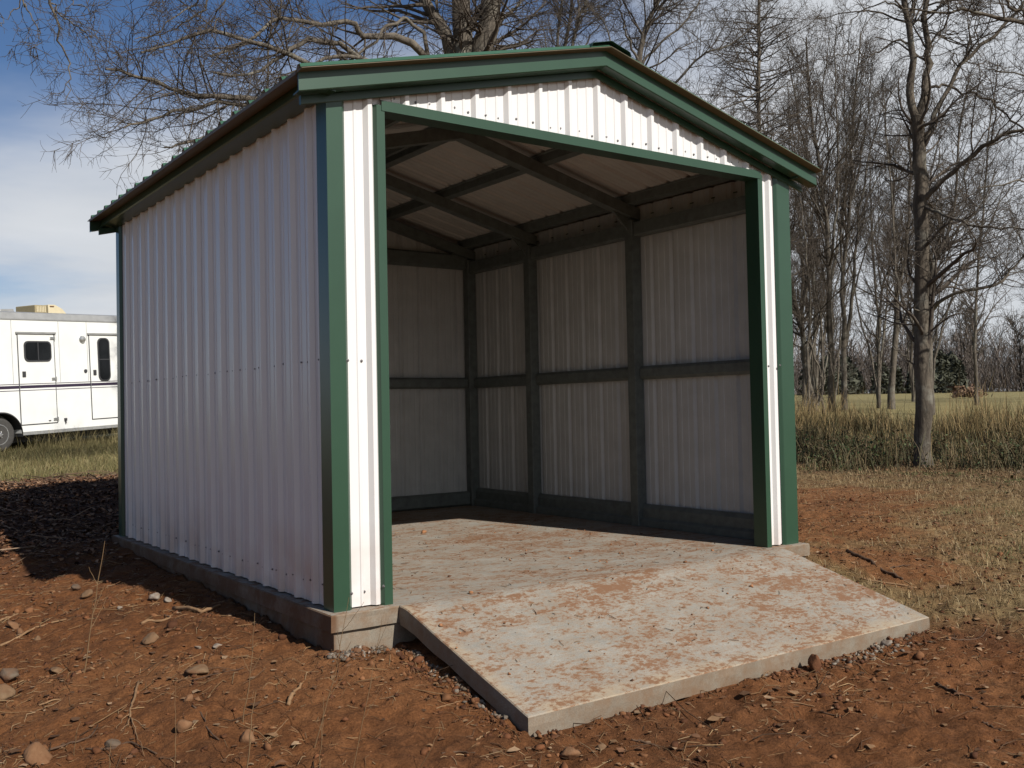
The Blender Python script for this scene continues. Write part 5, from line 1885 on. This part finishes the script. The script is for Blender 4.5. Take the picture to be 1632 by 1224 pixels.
# ------------------------------------------------------------------ single stones, sticks and weeds
def stone(x, y, size, mat, label, seed, flat=.6, sink=.3, cat='stone', name='stone', z=None):
    g_ = np.random.default_rng(seed)
    n1_, n2_ = 14, 22
    vs, fs = [], []
    ph = g_.uniform(0, 6, 3)
    for i in range(n1_ + 1):
        th_ = math.pi * i / n1_
        for j in range(n2_):
            a = 2 * math.pi * j / n2_
            d = np.array([math.sin(th_) * math.cos(a), math.sin(th_) * math.sin(a), math.cos(th_)])
            r = 1 + .28 * float(perlin(np.array(d[0] * 1.5 + ph[0]), np.array(d[1] * 1.5 + d[2] * 1.1 + ph[1]), seed)) + .12 * float(perlin(np.array(d[0] * 4 + ph[2]), np.array(d[1] * 4 - d[2] * 3), seed + 1))
            # flattened facets
            for q in range(9):
                nn = np.array([math.cos(q * 2.4 + ph[0]), math.sin(q * 2.4 + ph[0]), 1.1 * math.sin(q * 1.9 + ph[1])])
                nn /= np.linalg.norm(nn)
                c_ = .60 + .22 * math.sin(q * 5.1 + ph[2]) ** 2
                dd = float(d @ nn) * r
                if dd > c_:
                    r *= c_ / dd
            r *= 1.12 * (1 + .05 * float(perlin(np.array(d[0] * 9), np.array(d[1] * 9 + d[2] * 7), seed + 3)))
            vs.append(tuple(d * r * size * .5 * np.array([1.1, .85, flat])))
    for i in range(n1_):
        for j in range(n2_):
            fs.append((i * n2_ + j, (i + 1) * n2_ + j, (i + 1) * n2_ + (j + 1) % n2_, i * n2_ + (j + 1) % n2_))
    b_ = MB()
    b_.add(vs, fs)
    o = b_.build(name, mat, None, 0, True)
    zz_ = float(ground_z(np.array(x), np.array(y))) if z is None else z
    o.location = (x, y, zz_ + size * .5 * flat * (1 - 2 * sink))
    o.rotation_euler = (g_.normal(0, .2), g_.normal(0, .2), g_.uniform(0, 6.28))
    tag(o, label, cat)
    return o


STONES = [
    (-1.355, 0.872, 0.09072, 'st_grey', 'grey rounded stone at the left edge, behind a larger tan stone', 0.75, 0.3),
    (-1.413, 0.607, 0.10908, 'st_tan', 'tan angular stone at the left edge nearest the camera side of the grey one', 0.8, 0.3),
    (-1.422, -0.309, 0.12312, 'st_orange', 'biggest orange-tan rock at the bottom left corner', 0.8, 0.4),
    (-0.67, 2.298, 0.08424, 'st_tan', 'tan stone at the edge of the shed shadow behind a tall weed stem', 0.7, 0.35),
    (-0.632, 0.179, 0.1242, 'st_tan', 'broad flat tan stone half buried in the clay left of the slab corner', 0.35, 0.35),
    (-0.898, -0.454, 0.07344, 'st_orange', 'blocky orange stone with a dark hollow beside it', 0.8, 0.3),
    (-0.712, -0.685, 0.06588, 'st_orange', 'upright orange stone between two weed stems', 0.9, 0.35),
    (-0.649, 0.892, 0.1026, 'st_tan', 'low pale tan stone between the shed shadow and the flat stone', 0.5, 0.4),
    (-0.416, 0.541, 0.04968, 'st_white', 'right-hand one of two pale concrete flakes left of the slab', 0.4, 0.3),
    (-0.503, 0.578, 0.04212, 'st_white', 'left-hand one of two pale concrete flakes left of the slab', 0.5, 0.3),
    (-0.588, 1.821, 0.0378, 'st_white', 'small pale pebble lying alone left of the white lumps', 0.6, 0.3),
    (-0.367, 1.846, 0.07776, 'st_white', 'left white lump of the pair in the shadow edge', 0.6, 0.3),
    (-0.323, 1.716, 0.06372, 'st_white', 'right white lump of the pair in the shadow edge', 0.6, 0.3),
    (-1.156, 1.996, 0.07776, 'st_orange', 'flat orange stone above the long grey branch at left', 0.5, 0.4),
    (-1.16, 1.778, 0.05184, 'st_orange', 'small upright orange stone touching the long branch at left', 1.1, 0.35),
    (-1.085, 1.651, 0.04644, 'st_tan', 'small tan stone just right of the long branch', 0.6, 0.35),
    (-1.139, 0.84, 0.0648, 'st_tan', 'flat tan stone near the foot of the tall weed stem', 0.45, 0.35),
    (-1.149, -0.333, 0.07776, 'st_grey', 'dull grey stone among roots near the bottom left', 0.5, 0.4),
    (-0.795, -0.184, 0.04536, 'st_orange', 'larger of two touching orange pebbles in the middle left', 0.7, 0.35),
    (-0.741, -0.148, 0.03024, 'st_orange', 'smaller of two touching orange pebbles in the middle left', 0.7, 0.35),
    (-0.676, 2.622, 0.07344, 'st_grey', 'dark stone in the shed shadow above the tan one', 0.7, 0.35),
    (0.328, -1.466, 0.07668, 'st_orange', 'wedge-shaped tan rock in front of the ramp corner', 0.7, 0.3),
    (0.496, -1.475, 0.04752, 'st_tan', 'low pale stone right of the wedge-shaped rock', 0.4, 0.3),
    (0.264, -1.284, 0.02808, 'st_tan', 'tiny tan pebble straight below the ramp corner', 0.6, 0.3),
    (0.708, -1.136, 0.0432, 'st_clay', 'round red clod under the front edge, second from the ramp corner', 0.9, 0.25),
    (0.603, -1.147, 0.03348, 'st_clay', 'round red clod under the front edge, closest to the ramp corner', 0.9, 0.25),
    (2.142, -1.278, 0.07884, 'st_clay', 'pointed dark red clod lying before the middle right of the ramp front', 1.2, 0.2),
    (1.149, -1.046, 0.0594, 'st_orange', 'orange stone against the ramp front edge', 0.7, 0.25),
    (1.02, -1.101, 0.03888, 'st_clay', 'small clod leaning on the orange stone at the ramp front', 0.8, 0.25),
    (2.828, -1.242, 0.07776, 'st_white', 'largest grey concrete lump near the right end of the ramp front', 0.5, 0.3),
    (2.741, -1.143, 0.054, 'st_white', 'grey concrete lump left of the largest one by the ramp front', 0.5, 0.3),
    (3.169, -1.13, 0.05724, 'st_grey', 'dark lump right under the right end of the ramp front', 0.7, 0.25),
    (2.083, -2.024, 0.03132, 'st_clay', 'lone small clod on the clay right of the ramp', 0.8, 0.3),
]
STICKS = [
    ([(-0.334, 1.564), (-0.296, 1.401), (-0.255, 1.236), (-0.15, 1.258)], 0.014, 0.008, 'wood_pale', 'thick pale cut root lying across the shed shadow edge', 'root', []),
    ([(-0.583, 1.362), (-0.532, 1.35), (-0.493, 1.297), (-0.437, 1.293), (-0.428, 1.435)], 0.009, 0.004, 'wood_pale', 'short hooked pale root left of the thick cut root', 'root', []),
    ([(-1.276, 1.677), (-1.165, 1.72), (-1.048, 1.858), (-0.879, 1.921)], 0.008, 0.005, 'wood_pale', 'long grey-brown branch entering at the left edge', 'branch', []),
    ([(-1.229, 2.197), (-1.151, 2.252), (-1.08, 2.323)], 0.009, 0.006, 'wood_pale', 'short tan stick at the left edge above the long branch', 'stick', []),
    ([(-0.883, 0.286), (-0.941, 0.119), (-0.99, -0.006), (-1.034, -0.146)], 0.006, 0.0045, 'wood_pale', 'pale root with a fan of fine rootlets at its near end', 'root', [[(-1.034, -0.146), (-1.076, -0.239), (-1.106, -0.279)], [(-1.034, -0.146), (-1.01, -0.261), (-0.997, -0.382)], [(-1.034, -0.146), (-1.059, -0.349), (-1.087, -0.563)], [(-1.019, -0.096), (-1.061, -0.139), (-1.109, -0.228)]]),
    ([(-0.816, -0.304), (-0.797, -0.378), (-0.825, -0.542), (-0.817, -0.647)], 0.0045, 0.003, 'wood_dark', 'crooked dark root in front of the flat tan stone', 'root', []),
    ([(-0.444, -0.46), (-0.387, -0.39), (-0.316, -0.318)], 0.0097, 0.006, 'wood_pale', 'broad pale splinter of bark left of the ramp corner', 'bark_splinter', []),
    ([(-0.646, -0.72), (-0.577, -0.684), (-0.515, -0.63)], 0.0024, 0.0015, 'wood_pale', 'thin bright straw between two weed stems', 'straw', []),
    ([(-1.391, -0.234), (-1.3, -0.25), (-1.222, -0.257), (-1.154, -0.097)], 0.0053, 0.0027, 'wood_dark', 'dark crooked branch right of the biggest rock', 'branch', []),
    ([(-1.301, 0.379), (-1.228, 0.375), (-1.143, 0.301)], 0.0045, 0.0027, 'wood_pale', 'short pale root between the flat stone and the big rock', 'root', []),
    ([(-1.248, -0.311), (-1.159, -0.375), (-1.1, -0.381), (-1.055, -0.499), (-1.038, -0.561)], 0.006, 0.003, 'wood_dark', 'bent root lying by the dull grey stone', 'root', []),
    ([(-0.699, 0.092), (-0.576, 0.04), (-0.464, 0.02)], 0.003, 0.0018, 'wood_dark', 'long thin twig just in front of the flat stone', 'twig', []),
    ([(-0.098, -1.185), (-0.023, -1.19), (0.016, -1.255)], 0.0045, 0.0024, 'wood_dark', 'dark twig on the clay left of the wedge-shaped rock', 'twig', []),
    ([(0.113, -0.796), (0.19, -0.778), (0.255, -0.776)], 0.0033, 0.0018, 'wood_pale', 'pale twig beside the left edge of the ramp', 'twig', []),
    ([(0.092, -1.15), (0.166, -1.091), (0.204, -1.082)], 0.0045, 0.0024, 'wood_pale', 'stubby pale chip before the ramp corner', 'wood_chip', []),
    ([(2.459, -1.776), (2.405, -1.898), (2.336, -2.033)], 0.0083, 0.0053, 'wood_dark', 'dark bark-covered stick on the clay at lower right', 'stick', []),
    ([(2.34, -2.097), (2.358, -2.172), (2.402, -2.265)], 0.0033, 0.0023, 'wood_pale', 'straight pale stick running off the right edge', 'stick', []),
    ([(3.186, -1.401), (3.29, -1.463), (3.435, -1.469), (3.553, -1.443)], 0.0064, 0.003, 'wood_dark', 'curved dark root with an upturned end off the ramp corner', 'root', []),
    ([(1.933, -1.522), (2.201, -1.431)], 0.0045, 0.003, 'wood_pale', 'short pale stick near the pointed clod', 'stick', []),
    ([(1.62, -1.715), (1.647, -1.797), (1.661, -1.918)], 0.003, 0.0018, 'wood_dark', 'thin brown twig below the short pale stick', 'twig', []),
    ([(1.517, -1.519), (1.596, -1.576), (1.658, -1.645)], 0.0033, 0.0018, 'wood_pale', 'thin pale twig left of the short pale stick', 'twig', []),
    ([(1.436, -1.977), (1.564, -1.959)], 0.0039, 0.0023, 'wood_pale', 'pale chip of wood near the bottom edge at right', 'wood_chip', []),
    ([(2.054, -2.237), (2.056, -2.275), (2.012, -2.342)], 0.006, 0.0036, 'wood_dark', 'short dark stick below the straight pale one', 'stick', []),
    ([(4.157, -0.05), (4.071, -0.295), (3.94, -0.508), (3.876, -0.683)], 0.015, 0.01, 'wood_dark', 'dark fallen branch beside the right slab corner', 'branch', [[(3.94, -0.508), (4.083, -0.488), (4.283, -0.483)]]),
    ([(3.657, -0.513), (3.744, -0.636), (3.883, -0.784)], 0.0072, 0.005, 'wood_pale', 'pale branch lying just below the dark fallen one', 'branch', []),
    ([(0.649, -1.487), (0.693, -1.531), (0.746, -1.544)], 0.0045, 0.003, 'wood_dark', 'dark twisted root before the middle of the ramp front', 'root', []),
    ([(-0.17, 7.777), (0.248, 10.175), (0.948, 12.504), (1.386, 13.556)], 0.0088, 0.0046, 'wood_pale', 'pale arching stick on the leaf bank at left', 'stick', [[(0.948, 12.504), (1.025, 11.944), (1.471, 13.002)]]),
    ([(0.071, 6.24), (0.34, 6.625), (0.241, 5.922)], 0.0066, 0.0036, 'wood_pale', 'thin arched stick in the shaded leaf bank beside the shed', 'stick', []),
]
WEEDS = [
    ((-1.062, 0.587), (-0.978, 0.506, 0.407), 0.00339, 'tall dry weed stem rising left of the shed across its shadow', 4),
    ((-0.678, -0.538), (-0.636, -0.582, 0.178), 0.00251, 'tall thin dry stem in front of the shadow, middle left', 2),
    ((-0.814, -0.956), (-0.788, -0.984, -0.029), 0.00332, 'thick kinked dry stem at the bottom edge', 1),
    ((-1.026, -0.742), (-1.021, -0.755, -0.012), 0.0018, 'straight thin stem at the bottom edge left of the thick kinked one', 0),
    ((-0.615, -1.148), (-0.597, -1.169, -0.046), 0.00188, 'thin stem at the bottom edge straight below the slab corner', 2),
    ((-0.524, -0.906), (-0.408, -1.007, 0.275), 0.00238, 'long slanting weed stem crossing the front corner of the slab', 5),
    ((-0.488, -1.177), (-0.396, -1.261, 0.232), 0.00178, 'fine slanting stem right of the one crossing the slab corner', 3),
    ((-0.264, -1.276), (-0.187, -1.337, -0.181), 0.00169, 'short fine stem at the bottom edge left of the ramp corner', 2),
    ((-0.455, 2.993), (-0.398, 2.945, 0.101), 0.0041, 'small dry sprout in the shade by the shed left wall', 2),
    ((-1.303, -0.358), (-1.282, -0.377, -0.195), 0.00212, 'short stem beside the biggest rock', 1),
    ((-1.227, -0.635), (-1.228, -0.637, -0.214), 0.00238, 'short stub of a stem in front of the dull grey stone', 1),
]


for k, (x, y, s_, mt, lab, flat, sink) in enumerate(STONES):
    stone(x, y, s_, M[mt], lab, 300 + k, flat, sink, 'clod' if mt == 'st_clay' else 'stone', 'clay_clod' if mt == 'st_clay' else ('concrete_lump' if mt == 'st_white' else 'stone'))


def stick(pts, r0, r1, mat, label, name='stick', cat='stick', lift=.5, seed=1, forks=()):
    g_ = np.random.default_rng(seed)
    pp = [(x, y, float(ground_z(np.array(x), np.array(y))) + r0 * lift) for x, y in pts]
    P = [resample(pp, 12, g_, r0 * .35)]
    R = [r0 + (r1 - r0) * np.linspace(0, 1, 12)]
    R[0] = R[0] * (1 + g_.normal(0, .08, 12))
    for fk in forks:
        q = [(x, y, float(ground_z(np.array(x), np.array(y))) + r1 * .8) for x, y in fk]
        P.append(resample(q, 12, g_, r1 * .5))
        R.append(np.linspace(r1 * .8, r1 * .25, 12))
    # closed tips
    P = [np.vstack([p[0] + (p[0] - p[1]) * .02, p, p[-1] + (p[-1] - p[-2]) * .02]) for p in P]
    R = [np.concatenate([[.0003], r, [.0003]]) for r in R]
    v_, q_ = tubes(np.array(P), np.array(R), 7)
    b0 = np.array(pp[0])
    o = link(name, mesh_np(name, v_ - b0, q_, None, mat, True))
    o.location = b0
    tag(o, label, cat)
    return o


for k, (pts, r0, r1, mt, lab, nm, forks) in enumerate(STICKS):
    stick(pts, r0, r1, M[mt], lab, nm, 'root' if 'root' in nm else 'stick', .55, 500 + k, forks)

for k, (b0, t0, r, lab, side) in enumerate(WEEDS):
    g_ = np.random.default_rng(700 + k)
    z = float(ground_z(np.array(b0[0]), np.array(b0[1])))
    p0 = np.array([b0[0], b0[1], z - .01])
    p1 = np.array(t0)
    mid = p0 * .5 + p1 * .5 + g_.normal(0, .012, 3)
    P = [resample([p0, mid, p1], 10, g_, .002)]
    R = [np.linspace(r, r * .35, 10)]
    for s in range(side):
        t = g_.uniform(.35, .85)
        i = int(t * 9)
        d = (p1 - p0) / np.linalg.norm(p1 - p0)
        sd = np.array([g_.normal(), g_.normal(), .3])
        sd /= np.linalg.norm(sd)
        q = P[0][i]
        L1 = np.linalg.norm(p1 - p0) * g_.uniform(.10, .24)
        P.append(resample([q, q + (d * .7 + sd * .5) * L1 * .5, q + (d * .85 + sd * .55) * L1], 10, g_, .001))
        R.append(np.linspace(r * .5, r * .25, 10))
    v_, q_ = tubes(np.array(P), np.array(R), 5)
    o = link('weed_stem', mesh_np('weed_stem', v_ - p0, q_, None, M['stem'], True))
    o.location = p0
    tag(o, lab, 'weed')
